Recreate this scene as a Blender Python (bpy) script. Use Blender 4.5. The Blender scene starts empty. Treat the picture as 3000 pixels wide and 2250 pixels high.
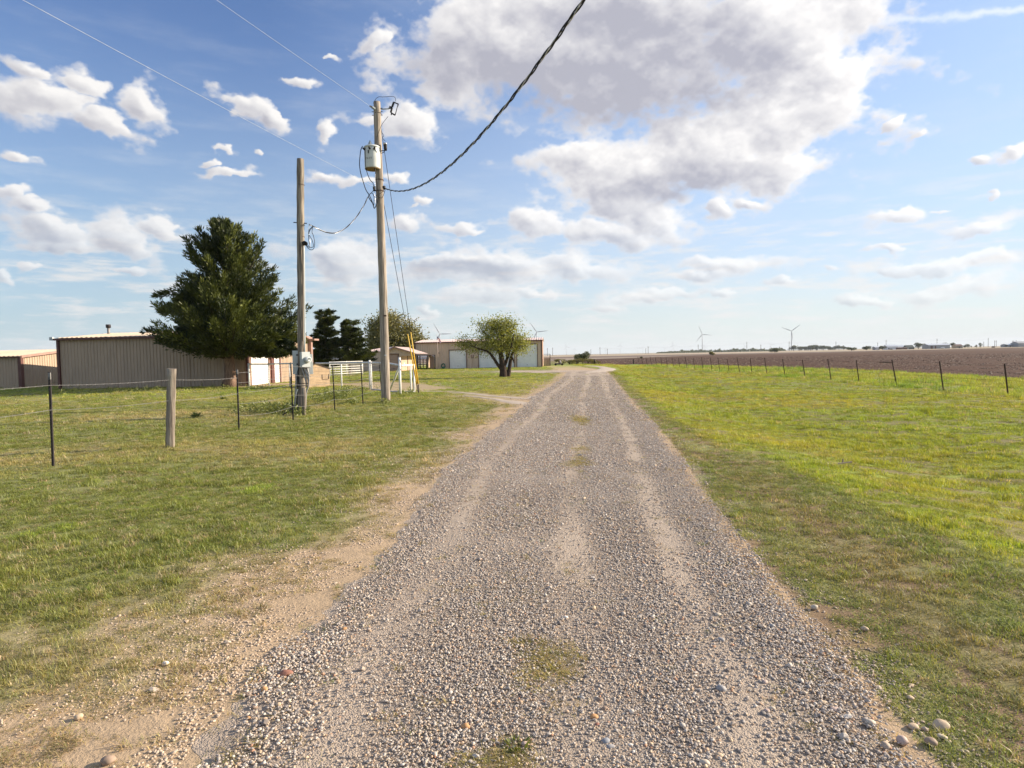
import bpy, math, random
import numpy as np
from mathutils import Vector, Matrix, Euler

rnd = random.Random(7)
R = math.radians
sc = bpy.context.scene
COL = sc.collection

# ------------------------------------------------------------------ camera
F = 1850.0
HAZE = 0.00007
PITCH, ROLL, CAMZ = 2.57, 1.15, 1.5
cam_d = bpy.data.cameras.new('camera')
cam_d.sensor_width = 36.0
cam_d.lens = 36.0 * F / 3000.0
cam_d.clip_start = 0.05
cam_d.clip_end = 40000
cam = bpy.data.objects.new('camera', cam_d)
COL.objects.link(cam)
CM = Matrix.Rotation(R(90 - PITCH), 3, 'X') @ Matrix.Rotation(R(-ROLL), 3, 'Z')
cam.matrix_world = Matrix.Translation((0, 0, CAMZ)) @ CM.to_4x4()
sc.camera = cam

# ------------------------------------------------------------------ light
SUN_EL, SUN_AZ = 21.0, 77.0          # azimuth clockwise from +Y
sd = Vector((math.cos(R(SUN_EL)) * math.sin(R(SUN_AZ)), math.cos(R(SUN_EL)) * math.cos(R(SUN_AZ)), math.sin(R(SUN_EL))))
sun_d = bpy.data.lights.new('sun', 'SUN')
sun_d.energy = 5.0
sun_d.angle = R(0.5)
sun_d.color = (1.0, 0.86, 0.68)
sun = bpy.data.objects.new('sun', sun_d)
COL.objects.link(sun)
sun.rotation_euler = (-sd).to_track_quat('-Z', 'Y').to_euler()
sun.location = (30, 5, 30)

sc.view_settings.view_transform = 'Standard'
sc.view_settings.look = 'None'
sc.view_settings.gamma = 1.0
sc.view_settings.use_curve_mapping = False
sc.view_settings.exposure = 1.05

def ray(px, py):
    v = CM @ Vector((px - 1500.0, 1125.0 - py, -F))
    return v.normalized()

# clouds: (centre x, centre y, half width, half height, turn in degrees) in photo pixels, turned into directions
BLOBS = [
    (1480, 120, 340, 230, 0), (1850, 150, 450, 310, 0), (2280, 110, 330, 250, 0), (2450, 225, 220, 110, -10), (1330, 210, 150, 160, 0), (2380, 330, 190, 120, -20), (1650, 60, 300, 200, 0),
    (2080, 440, 420, 150, -10), (1800, 520, 280, 120, 0), (2250, 380, 260, 120, -15), (1860, 620, 190, 90, 25), (1690, 470, 160, 60, 0), (2290, 500, 150, 60, -20),
    (2110, 625, 70, 45, 30), (1570, 650, 150, 55, 10), (2210, 610, 60, 28, 0), (1780, 690, 180, 45, 8),
    (1100, 115, 90, 30, -22), (960, 160, 26, 16, 0), (1180, 368, 150, 62, -5), (1060, 370, 60, 25, 0), (930, 392, 62, 36, -32),
    (715, 315, 95, 30, 30), (770, 360, 50, 26, 40), (870, 250, 60, 16, 12), (630, 440, 42, 24, 25), (725, 457, 18, 8, 0),
    (95, 195, 75, 20, 22), (260, 245, 120, 42, 22), (430, 300, 110, 75, 38), (140, 300, 240, 75, 8), (330, 370, 130, 55, 25), (30, 480, 75, 26, 8),
    (40, 570, 70, 30, -8), (120, 605, 90, 26, 5), (150, 680, 140, 72, 0), (330, 690, 150, 85, 8), (480, 665, 110, 38, 4), (170, 735, 160, 30, 0),
    (370, 780, 95, 22, 3), (95, 790, 50, 11, 5), (15, 812, 36, 22, 15), (640, 505, 110, 16, 0), (590, 475, 50, 12, 10),
    (930, 515, 75, 26, 5), (1050, 525, 90, 22, 0), (1160, 512, 60, 42, 0), (1230, 588, 62, 24, 20), (1220, 615, 20, 12, 20),
    (1195, 660, 75, 28, 0), (1010, 770, 170, 75, 8), (940, 745, 90, 35, 0), (1350, 675, 52, 16, -10),
    (1470, 800, 270, 62, 3), (1320, 790, 150, 50, 0), (1700, 790, 170, 42, 10), (1420, 870, 200, 35, 0), (2110, 785, 170, 32, 0), (2060, 820, 120, 20, 0),
    (1560, 860, 120, 20, 0), (1240, 925, 48, 20, 20), (1900, 875, 220, 22, 0), (2150, 878, 60, 14, 0), (1760, 905, 100, 16, 0),
    (2850, 488, 56, 20, -8), (2950, 470, 60, 34, 8), (2600, 655, 130, 36, -4), (2740, 628, 60, 14, -8), (2880, 690, 150, 32, -8),
    (2580, 745, 100, 14, 0), (2420, 785, 40, 9, 0), (2770, 783, 300, 22, -2), (2790, 850, 260, 34, -4), (2540, 880, 130, 20, 0), (2320, 835, 60, 12, 0),
    (2580, 800, 30, 12, 0), (2650, 408, 26, 12, -30), (2560, 360, 70, 20, -35), (2900, 605, 20, 10, 0),
    
]
DARKS = [(1620, 250, 420, 130, 6), (1900, 290, 360, 130, -4), (1350, 190, 200, 110, 0), (1800, 60, 330, 110, 0), (1980, 540, 260, 55, -8), (1380, 790, 200, 26, 3), (2060, 150, 260, 150, 0)]

def azel(px, py):
    d = ray(px, py)
    return math.atan2(d.x, d.y), math.asin(d.z)

def blob_dir(b):
    cx, cy, rx, ry, t = b
    a0, e0 = azel(cx, cy)
    c, s = math.cos(R(t)), math.sin(R(t))
    a1, e1 = azel(cx + c, cy + s)
    a2, e2 = azel(cx - s, cy + c)
    ux, uy = (a1 - a0), (e1 - e0)
    vx, vy = (a2 - a0), (e2 - e0)
    return a0, e0, rx * math.hypot(ux, uy), ry * math.hypot(vx, vy), math.atan2(uy, ux)

class NB:
    """small helper that writes shader maths"""
    def __init__(s, tree): s.t = tree; s.n = tree.nodes; s.l = tree.links
    def node(s, kind, **kw):
        n = s.n.new(kind)
        for k, v in kw.items(): setattr(n, k, v)
        return n
    def put(s, sock, v):
        if hasattr(v, 'bl_idname') and not hasattr(v, 'nodes'): s.l.new(v, sock)
        elif isinstance(v, (int, float)): sock.default_value = v
        else: sock.default_value = tuple(v)
    def m(s, op, a, b=0.0, c=0.0, clamp=False):
        n = s.node('ShaderNodeMath', operation=op, use_clamp=clamp)
        for i, v in enumerate((a, b, c)): s.put(n.inputs[i], v)
        return n.outputs[0]
    def vm(s, op, a, b=(0, 0, 0), out=0):
        n = s.node('ShaderNodeVectorMath', operation=op)
        s.put(n.inputs[0], a)
        if op == 'SCALE': s.put(n.inputs[3], b)
        else: s.put(n.inputs[1], b)
        return n.outputs['Value' if out else 'Vector'] if op != 'LENGTH' else n.outputs['Value']
    def rng(s, v, a, b, c=0.0, d=1.0, smooth=True):
        n = s.node('ShaderNodeMapRange', interpolation_type='SMOOTHSTEP' if smooth else 'LINEAR')
        s.put(n.inputs[0], v)
        for i, q in enumerate((a, b, c, d)): n.inputs[i + 1].default_value = q
        return n.outputs[0]
    def noise(s, vec, scale, detail=4, rough=0.55, lac=2.0, dist=0.0, color=False):
        n = s.node('ShaderNodeTexNoise')
        if vec is not None: s.put(n.inputs['Vector'], vec)
        n.inputs['Scale'].default_value = scale; n.inputs['Detail'].default_value = detail
        n.inputs['Roughness'].default_value = rough; n.inputs['Lacunarity'].default_value = lac
        n.inputs['Distortion'].default_value = dist
        return n.outputs['Color' if color else 'Fac']
    def mix(s, f, a, b, mode='MIX'):
        n = s.node('ShaderNodeMix', data_type='RGBA', blend_type=mode)
        s.put(n.inputs[0], f); s.put(n.inputs[6], col4(a)); s.put(n.inputs[7], col4(b))
        return n.outputs[2]
    def comb(s, x, y, z):
        n = s.node('ShaderNodeCombineXYZ')
        for i, v in enumerate((x, y, z)): s.put(n.inputs[i], v)
        return n.outputs[0]

def col4(c):
    if isinstance(c, (tuple, list)) and len(c) == 3: return tuple(c) + (1.0,)
    return c

def _hash(ix, iy, seed):
    h = (ix.astype(np.int64) * 374761393 + iy.astype(np.int64) * 668265263 + seed * 1442695041) & 0x7fffffff
    h = ((h ^ (h >> 13)) * 1274126177) & 0x7fffffff
    h = h ^ (h >> 16)
    return (h & 0xffff) / 65535.0
def vnoise(x, y, seed=0):
    x = np.asarray(x, float); y = np.asarray(y, float)
    ix = np.floor(x); iy = np.floor(y); fx = x - ix; fy = y - iy
    fx = fx * fx * (3 - 2 * fx); fy = fy * fy * (3 - 2 * fy)
    a = _hash(ix, iy, seed); b = _hash(ix + 1, iy, seed); c = _hash(ix, iy + 1, seed); d = _hash(ix + 1, iy + 1, seed)
    return (a * (1 - fx) + b * fx) * (1 - fy) + (c * (1 - fx) + d * fx) * fy
def fbm(x, y, o=4, seed=0):
    s = 0; a = 0.5; t = 0
    for i in range(o):
        s = s + a * vnoise(x * 2 ** i + 17.3 * i, y * 2 ** i - 9.1 * i, seed + i); t += a; a *= 0.55
    return s / t
def ss(a, b, v):
    t = np.clip((v - a) / (b - a), 0, 1); return t * t * (3 - 2 * t)


def blur(a, k):
    """box blur three times, half width k"""
    for _ in range(3):
        for ax in (0, 1):
            p = np.pad(a, [(k + 1, k) if i == ax else (0, 0) for i in (0, 1)], 'edge')
            cs = np.cumsum(p, axis=ax)
            n = a.shape[ax]
            hi = np.take(cs, np.arange(2 * k + 1, 2 * k + 1 + n), axis=ax); lo = np.take(cs, np.arange(0, n), axis=ax)
            a = (hi - lo) / (2 * k + 1)
    return a
def cloud_field(az, el, blobs, res):
    """how solid and how shaded the clouds are over a grid of directions"""
    U, V = az, el * 1.55
    w1 = (fbm(U * 9, V * 9, 4, 201) - 0.5) * 0.060; w2 = (fbm(U * 9, V * 9, 4, 211) - 0.5) * 0.034
    w3 = (fbm(U * 40, V * 40, 3, 221) - 0.5) * 0.030; w4 = (fbm(U * 40, V * 40, 3, 231) - 0.5) * 0.018
    x, y = az + w1 + w3, el + w2 + w4
    cur = np.full(az.shape, 9.0)
    if blobs:
        for bl in blobs:
            a0, e0, ra, re, th = blob_dir(bl); ra *= (1.12 if ra > 0.06 else 0.98); re *= (1.12 if ra > 0.06 else 0.98)
            c, s = math.cos(th), math.sin(th); dx, dy = x - a0, y - e0
            ln = np.hypot((dx * c + dy * s) / ra, (-dx * s + dy * c) / re)
            h = np.clip(0.5 + 0.5 * (cur - ln) / 0.14, 0, 1)
            cur = cur * (1 - h) + ln * h - 0.14 * h * (1 - h) * 0.5
    else:
        cur = 1.45 - 0.95 * ss(0.44, 0.66, fbm(U * 3.0, V * 3.4, 3, 303))
    n = fbm(U * 20, V * 20, 7, 241)
    n5 = fbm(U * 75, V * 75, 4, 261)
    bil = 1 - np.abs(2 * fbm(U * 13, V * 13, 5, 251) - 1)                # billows
    val = (1 - cur) * 1.0 + (n - 0.5) * (1.75 - 0.5 * np.clip(1 - cur, 0, 1)) + (bil - 0.72) * 0.55 + (n5 - 0.5) * 0.62 - 0.02
    val = val + (1.5 * np.clip(0.72 - cur, 0, 0.7) if blobs else 0)
    alpha = ss(0.0, 0.72, val) ** 0.9
    T = np.clip(val, 0, 2.2)
    H = 0.35 * blur(T, 2) + 0.5 * blur(T, 6) + 0.8 * blur(T, 16)
    gy, gx = np.gradient(H); k = 1.0 / res
    lit = -(gx * 0.85 + gy * 0.62) * res / 100.0                     # surfaces that face up and towards the sun
    base = ss(0.3, 1.5, blur(T, 14))
    if blobs:
        xx = az + w1 * 1.1; yy = el + w2 * 1.1; cu = np.full(az.shape, 9.0)
        for bl in DARKS:
            a0, e0, ra, re, th = blob_dir(bl); c, s = math.cos(th), math.sin(th); dx, dy = xx - a0, yy - e0
            ln = np.hypot((dx * c + dy * s) / ra, (-dx * s + dy * c) / re); h = np.clip(0.5 + 0.5 * (cu - ln) / 0.3, 0, 1)
            cu = cu * (1 - h) + ln * h - 0.3 * h * (1 - h) * 0.5
        dark = ss(1.25, 0.30, cu)
    else: dark = ss(0.5, 1.3, blur(T, 10)) * 0.7
    shade = 0.20 + 0.74 * dark * (0.86 + 0.28 * ss(0.3, 0.7, n)) + 0.22 * base * (1 - dark) - 0.62 * lit * (1 - 0.55 * dark) + ((n - 0.5) * 0.34 + (n5 - 0.5) * 0.30) * (1 - 0.65 * dark)
    shade += 0.25 * np.clip(0.10 - (blur(T, 10) - T), -0.3, 0.3)
    return alpha, np.clip(shade, 0, 1)
def make_image(name, al, sh):
    h, w = al.shape
    im = bpy.data.images.new(name, w, h, alpha=False, float_buffer=True); im.colorspace_settings.name = 'Non-Color'
    px = np.ones((h, w, 4), np.float32); px[..., 0] = al; px[..., 1] = sh; px[..., 2] = 0
    im.pixels.foreach_set(px.ravel()); im.update(); return im

AZW, E0, E1 = 0.86, -0.02, 0.70
def build_world():
    w = bpy.data.worlds.new('World'); sc.world = w; w.use_nodes = True
    t = w.node_tree; t.nodes.clear(); b = NB(t)
    res = 900
    A_, E_ = np.meshgrid(np.arange(-AZW, AZW, 1 / res), np.arange(E0, E1, 1 / res))
    im1 = make_image('cloud_map', *cloud_field(A_, E_, BLOBS, res))
    res2 = 220
    A_, E_ = np.meshgrid(np.arange(-math.pi, math.pi, 1 / res2), np.arange(E0, math.pi / 2, 1 / res2))
    im2 = make_image('cloud_map_round', *cloud_field(A_, E_, None, res2))
    d = b.node('ShaderNodeTexCoord').outputs['Generated']
    sep = b.node('ShaderNodeSeparateXYZ'); b.l.new(d, sep.inputs[0])
    az = b.m('ARCTAN2', sep.outputs[0], sep.outputs[1])
    el = b.m('ARCSINE', sep.outputs[2])
    ae = b.comb(az, el, 0.0)
    wn = b.noise(b.vm('MULTIPLY', ae, (1, 1.4, 1)), 150.0, 3, 0.6, color=True)
    aw = b.vm('ADD', ae, b.vm('MULTIPLY', b.vm('SUBTRACT', wn, (0.5, 0.5, 0.5)), (0.006, 0.0045, 0)))
    def tex(im, off, sc_):
        n = b.node('ShaderNodeTexImage', image=im, extension='EXTEND', interpolation='Linear')
        b.l.new(b.vm('MULTIPLY', b.vm('ADD', aw, off), sc_), n.inputs[0])
        s = b.node('ShaderNodeSeparateColor'); b.l.new(n.outputs[0], s.inputs[0]); return s.outputs[0], s.outputs[1]
    a1, s1 = tex(im1, (AZW, -E0, 0), (1 / (2 * AZW), 1 / (E1 - E0), 0))
    a2, s2 = tex(im2, (math.pi, -E0, 0), (1 / (2 * math.pi), 1 / (math.pi / 2 - E0), 0))
    outside = b.m('MAXIMUM', b.rng(b.m('ABSOLUTE', az), 0.74, 0.84), b.rng(el, 0.60, 0.68))
    fm = lambda p, q: b.m('ADD', b.m('MULTIPLY', p, b.m('SUBTRACT', 1.0, outside)), b.m('MULTIPLY', q, outside))
    alpha = fm(a1, a2); shade = fm(s1, s2)
    to_sun = b.vm('DOT_PRODUCT', d, tuple(sd), out=1)
    warm = b.mix(shade, CLOUD_LIT, CLOUD_DARK)
    gain = b.rng(to_sun, -0.1, 0.85, 0.90, 1.04, smooth=False)
    cloud = b.vm('SCALE', warm, gain)
    sky = b.node('ShaderNodeTexSky', sky_type='NISHITA')
    sky.sun_disc = False
    sky.sun_elevation = R(SUN_EL); sky.sun_rotation = R(SUN_AZ)
    sky.altitude = 300; sky.air_density = 1.0; sky.dust_density = 0.3; sky.ozone_density = 3.0
    # air near the horizon: pale, a little brighter on the side of the sun
    hz = b.m('POWER', b.rng(el, 0.46, 0.0, 0.0, 1.0, smooth=False), 1.35)
    hcol = b.mix(b.rng(az, -0.75, 0.45), (2.9, 3.95, 4.5), (5.4, 5.9, 5.8))
    skyc = b.mix(b.m('MULTIPLY', hz, 0.95), b.vm('MULTIPLY', sky.outputs[0], SKY_MUL), hcol)
    skyc = b.mix(b.m('MULTIPLY', b.rng(az, -0.35, 0.75, 0.0, 0.58, smooth=False), b.rng(el, 0.05, 0.2)), skyc, (4.5, 5.9, 8.0))
    veil = b.rng(b.noise(b.vm('MULTIPLY', ae, (1, 4.5, 1)), 6.0, 5, 0.6), 0.46, 0.8, 0.0, 0.38)
    skyc = b.mix(b.m('MULTIPLY', veil, b.rng(el, 0.5, 0.1, 0.25, 1.0)), skyc, (5.6, 5.8, 6.0))
    low = b.rng(b.noise(b.vm('MULTIPLY', ae, (1, 5.5, 1)), 11.0, 7, 0.62), 0.46, 0.68, 0.0, 0.85)
    skyc = b.mix(b.m('MULTIPLY', low, b.m('MULTIPLY', b.rng(el, 0.26, 0.12), b.rng(el, 0.0, 0.05, 0.25, 1.0))), skyc, b.vm('SCALE', (6.2, 6.2, 6.2), gain))
    e_c = azel(2750, 50); e_l = azel(2500, 64)
    cy_ = b.m('ADD', e_c[1] + 0.0, b.m('MULTIPLY', b.m('SUBTRACT', az, e_c[0]), (e_c[1] - e_l[1]) / (e_c[0] - e_l[0])))
    wig = b.m('MULTIPLY', b.m('SUBTRACT', b.noise(ae, 30.0, 4, 0.6), 0.5), 0.020)
    tr_ = b.rng(b.m('ABSOLUTE', b.m('ADD', b.m('SUBTRACT', el, cy_), wig)), 0.0065, 0.0, 0.0, 0.5)
    tr_ = b.m('MULTIPLY', tr_, b.m('MULTIPLY', b.rng(az, 0.42, 0.50), b.rng(b.noise(ae, 14.0, 5, 0.7), 0.35, 0.6, 0.4, 1.0)))
    tr_ = b.m('MULTIPLY', tr_, b.rng(az, 1.0, 0.85))
    skyc = b.mix(tr_, skyc, (8.0, 8.0, 8.2))
    ca = b.m('MULTIPLY', alpha, b.rng(el, 0.02, 0.28, 0.50, 0.97))
    c = b.mix(ca, skyc, cloud)
    bg = b.node('ShaderNodeBackground'); b.l.new(c, bg.inputs[0]); bg.inputs[1].default_value = 0.0700
    o = b.node('ShaderNodeOutputWorld'); b.l.new(bg.outputs[0], o.inputs[0])
    w.cycles.sampling_method = 'MANUAL'; w.cycles.sample_map_resolution = 512
CLOUD_LIT, CLOUD_DARK, SKY_MUL = (7.7, 7.5, 7.3), (3.45, 3.45, 3.95), (1.0, 1.04, 1.22)
build_world()

# ------------------------------------------------------------------ helpers
_bb_y = np.array([-10, 3.5, 5, 8, 12, 20, 60, 1e5]); _bb_v = np.array([1.85, 1.75, 1.55, 1.2, 0.55, 0.45, 0.5, 0.5])
def hgt(x, y):
    x = np.asarray(x, float); y = np.asarray(y, float)
    d = x - (1.15 + 0.135 * np.minimum(y, 120))
    bb = np.interp(y, _bb_y, _bb_v)
    w = ss(0.0, 3.2, d - bb + 0.3) * np.where(y < 4000, 1, 1)
    und = 0.035 * (fbm(x / 4.0, y / 4.0, 2, 5) - 0.5) * ss(1.0, 4.0, np.abs(d + 1.6)) + (0.055 * w + 0.025 * ss(2.2, 5.0, -d)) * (fbm(x * 1.1, y * 1.6, 3, 6) - 0.5)
    return -0.30 * w + und
def G(px, py, dz=0.0):
    d = ray(px, py); z = 0.0
    for _ in range(8):
        k = (z + dz - CAMZ) / d.z
        x, y = d.x * k, d.y * k
        z = float(hgt(x, y))
    return Vector((x, y, z + dz))
def A(px, py, Y):
    d = ray(px, py); k = Y / d.y
    return Vector((d.x * k, Y, CAMZ + d.z * k))

# road edges from the photograph, on the ground
LE = [(-400, 2600), (515, 2250), (813, 1899), (1125, 1587), (1302, 1370), (1437, 1261), (1518, 1200), (1556, 1163), (1606, 1133), (1640, 1112), (1652, 1098), (1660, 1090)]
RE = [(3400, 2600), (2760, 2250), (2576, 2034), (2305, 1736), (2102, 1492), (1966, 1288), (1858, 1180), (1804, 1112), (1786, 1094), (1776, 1086)]
_l = [(-2.1, -6)] + [(-1.55, 0)] + [tuple(G(*p)[:2]) for p in LE[1:]]
_r = [(1.6, -6)] + [(1.55, 0)] + [tuple(G(*p)[:2]) for p in RE[1:]]
_l = sorted(_l, key=lambda p: p[1]); _r = sorted(_r, key=lambda p: p[1])
LX, LY = np.array([p[0] for p in _l]), np.array([p[1] for p in _l])
RX, RY = np.array([p[0] for p in _r]), np.array([p[1] for p in _r])
def xl(y): return np.interp(y, LY, LX)
def xr(y): return np.interp(y, RY, RX)
ROAD_END = min(LY[-1], RY[-1])

def set_props(o, label=None, cat=None, group=None, kind=None):
    if label: o['label'] = label
    if cat: o['category'] = cat
    if group: o['group'] = group
    if kind: o['kind'] = kind
    return o
def link(o, parent=None):
    COL.objects.link(o)
    if parent is not None: o.parent = parent
    return o
def empty(name, loc, label, cat, group=None, rz=0.0, parent=None):
    o = bpy.data.objects.new(name, None); o.empty_display_size = 0.2
    link(o, parent); o.location = loc; o.rotation_euler = (0, 0, rz)
    return set_props(o, label, cat, group)
def copy_tree(o, parent=None):
    c = o.copy(); COL.objects.link(c)
    if parent is not None: c.parent = parent
    for ch in list(o.children): copy_tree(ch, c)
    return c

def np_mesh(name, V, Fc, mat=None, smooth=False, tint=None, corner=None):
    """V (n,3), Fc (m,k) with one k"""
    me = bpy.data.meshes.new(name)
    V = np.asarray(V, np.float32); Fc = np.asarray(Fc, np.int32)
    me.vertices.add(len(V)); me.vertices.foreach_set('co', V.ravel())
    k = Fc.shape[1]
    me.loops.add(Fc.size); me.loops.foreach_set('vertex_index', Fc.ravel())
    me.polygons.add(len(Fc)); me.polygons.foreach_set('loop_start', np.arange(0, Fc.size, k, dtype=np.int32))
    if smooth: me.polygons.foreach_set('use_smooth', np.ones(len(Fc), bool))
    me.update(calc_edges=True)
    if tint is not None:
        a = me.color_attributes.new('tint', 'FLOAT_COLOR', 'POINT')
        c = np.ones((len(V), 4), np.float32); c[:, :3] = tint
        a.data.foreach_set('color', c.ravel())
    if mat: me.materials.append(mat)
    return me
def np_obj(name, V, Fc, mat=None, parent=None, **kw):
    return link(bpy.data.objects.new(name, np_mesh(name, V, Fc, mat, **kw)), parent)

class MB:
    """collects boxes, tubes and sheets; build() links them as one mesh object"""
    def __init__(s): s.v = []; s.f = []
    def box(s, c, d, rz=0.0, m=None):
        x, y, z = (q / 2 for q in d); n = len(s.v)
        Mx = m if m is not None else Matrix.Rotation(rz, 3, 'Z')
        for sx, sy, sz in ((-1, -1, -1), (1, -1, -1), (1, 1, -1), (-1, 1, -1), (-1, -1, 1), (1, -1, 1), (1, 1, 1), (-1, 1, 1)):
            s.v.append(tuple(Vector(c) + Mx @ Vector((sx * x, sy * y, sz * z))))
        for q in ((0, 3, 2, 1), (4, 5, 6, 7), (0, 1, 5, 4), (1, 2, 6, 5), (2, 3, 7, 6), (3, 0, 4, 7)): s.f.append(tuple(n + i for i in q))
        return s
    def span(s, a, b, w, h=None):
        """a bar with rectangular section between two points"""
        a, b = Vector(a), Vector(b); d = b - a
        q = d.to_track_quat('X', 'Z').to_matrix()
        return s.box((a + b) / 2, (d.length, w, h or w), m=q)
    def tube(s, pts, r, n=8, cap=True):
        pts = [Vector(p) for p in pts]
        rs = r if isinstance(r, (list, tuple)) else [r] * len(pts)
        up = None; base = len(s.v)
        for i, p in enumerate(pts):
            t = (pts[min(i + 1, len(pts) - 1)] - pts[max(i - 1, 0)]).normalized()
            if up is None:
                up = Vector((0, 0, 1)) if abs(t.z) < 0.9 else Vector((1, 0, 0))
            u = (up - t * up.dot(t))
            u = u.normalized() if u.length > 1e-6 else t.orthogonal().normalized()
            w = t.cross(u); up = u
            for k in range(n):
                a = 2 * math.pi * k / n
                s.v.append(tuple(p + (u * math.cos(a) + w * math.sin(a)) * rs[i]))
        for i in range(len(pts) - 1):
            for k in range(n):
                a = base + i * n + k; b = base + i * n + (k + 1) % n
                s.f.append((a, b, b + n, a + n))
        if cap:
            s.f.append(tuple(base + k for k in reversed(range(n))))
            s.f.append(tuple(base + (len(pts) - 1) * n + k for k in range(n)))
        return s
    def quad(s, *p):
        n = len(s.v); s.v += [tuple(q) for q in p]; s.f.append(tuple(range(n, n + len(p)))); return s
    def prism(s, outline, off):
        """closed outline of points, pushed along off"""
        n = len(s.v); k = len(outline); off = Vector(off)
        s.v += [tuple(Vector(p)) for p in outline] + [tuple(Vector(p) + off) for p in outline]
        s.f.append(tuple(n + i for i in reversed(range(k)))); s.f.append(tuple(n + k + i for i in range(k)))
        for i in range(k): j = (i + 1) % k; s.f.append((n + i, n + j, n + k + j, n + k + i))
        return s
    def mesh(s, name, mat=None, smooth=False):
        me = bpy.data.meshes.new(name); me.from_pydata(s.v, [], s.f)
        if smooth:
            me.polygons.foreach_set('use_smooth', [len(p.vertices) <= 4 for p in me.polygons])
        if mat: me.materials.append(mat)
        me.update(); return me
    def build(s, name, mat=None, parent=None, smooth=False, origin=None, bevel=0.0):
        if origin is not None:
            o = Vector(origin); s.v = [tuple(Vector(q) - o) for q in s.v]
        ob = link(bpy.data.objects.new(name, s.mesh(name, mat, smooth)), parent)
        if origin is not None and parent is None: ob.location = origin
        if bevel:
            m = ob.modifiers.new('bevel', 'BEVEL'); m.width = bevel; m.segments = 2; m.limit_method = 'ANGLE'
        return ob

def mat(name, color, rough=0.8, metal=0.0, var=0.15, scale=6.0, stretch=(1, 1, 1), color2=None, bump=0.0, bscale=None, spec=0.4, tint=False, detail=5):
    m = bpy.data.materials.new(name); m.use_nodes = True
    t = m.node_tree; b = NB(t); p = t.nodes['Principled BSDF']
    tc = b.node('ShaderNodeTexCoord').outputs['Object']
    v = b.vm('MULTIPLY', tc, stretch)
    n = b.noise(v, scale, detail, 0.6)
    f = b.rng(n, 0.3, 0.7)
    c2 = color2 or tuple(min(1, q * (1 - var * 1.6)) for q in color)
    c1 = color if color2 else tuple(min(1, q * (1 + var)) for q in color)
    c = b.mix(f, c1, c2)
    if tint:
        a = b.node('ShaderNodeAttribute', attribute_name='tint'); c = b.mix(1.0, c, a.outputs['Color'], 'MULTIPLY')
    b.l.new(c, p.inputs['Base Color'])
    p.inputs['Roughness'].default_value = rough; p.inputs['Metallic'].default_value = metal
    p.inputs['Specular IOR Level'].default_value = spec
    if bump:
        bn = b.node('ShaderNodeBump'); bn.inputs['Strength'].default_value = bump; bn.inputs['Distance'].default_value = 0.02
        b.l.new(b.noise(v, bscale or scale * 3, 4, 0.6), bn.inputs['Height']); b.l.new(bn.outputs[0], p.inputs['Normal'])
    return m

def leaf_mat(name, c1, c2, trans=0.35, use_instance=False):
    m = bpy.data.materials.new(name); m.use_nodes = True
    t = m.node_tree; t.nodes.clear(); b = NB(t)
    a = b.node('ShaderNodeAttribute', attribute_name='tint', attribute_type='INSTANCER' if use_instance else 'GEOMETRY')
    if use_instance:
        rn = b.node('ShaderNodeAttribute', attribute_name='blade')
        c = b.mix(1.0, a.outputs['Color'], b.mix(rn.outputs['Fac'], c1, c2), 'MULTIPLY')
    else:
        c = b.mix(a.outputs['Fac'], c1, c2)
    d = b.node('ShaderNodeBsdfDiffuse'); b.l.new(c, d.inputs[0])
    tr = b.node('ShaderNodeBsdfTranslucent'); b.l.new(b.mix(1.0, c, (1.15, 1.05, 0.55), 'MULTIPLY'), tr.inputs[0])
    mx = b.node('ShaderNodeMixShader'); mx.inputs[0].default_value = trans
    b.l.new(d.outputs[0], mx.inputs[1]); b.l.new(tr.outputs[0], mx.inputs[2])
    g = b.node('ShaderNodeBsdfGlossy'); g.inputs['Roughness'].default_value = 0.5
    m2 = b.node('ShaderNodeMixShader'); m2.inputs[0].default_value = 0.04
    b.l.new(mx.outputs[0], m2.inputs[1]); b.l.new(g.outputs[0], m2.inputs[2])
    o = b.node('ShaderNodeOutputMaterial'); b.l.new(m2.outputs[0], o.inputs[0])
    return m
# ------------------------------------------------------------------ ground
rng = np.random.default_rng(11)
def mix3(a, b, t):
    t = np.asarray(t)[..., None]
    return np.asarray(a) * (1 - t) + np.asarray(b) * t
C_SOIL = (0.31, 0.25, 0.150); C_GREEN = (0.165, 0.200, 0.045); C_LAWN = (0.205, 0.240, 0.035); C_VERGE = (0.43, 0.315, 0.200); C_BROWN = (0.235, 0.16, 0.095)

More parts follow.
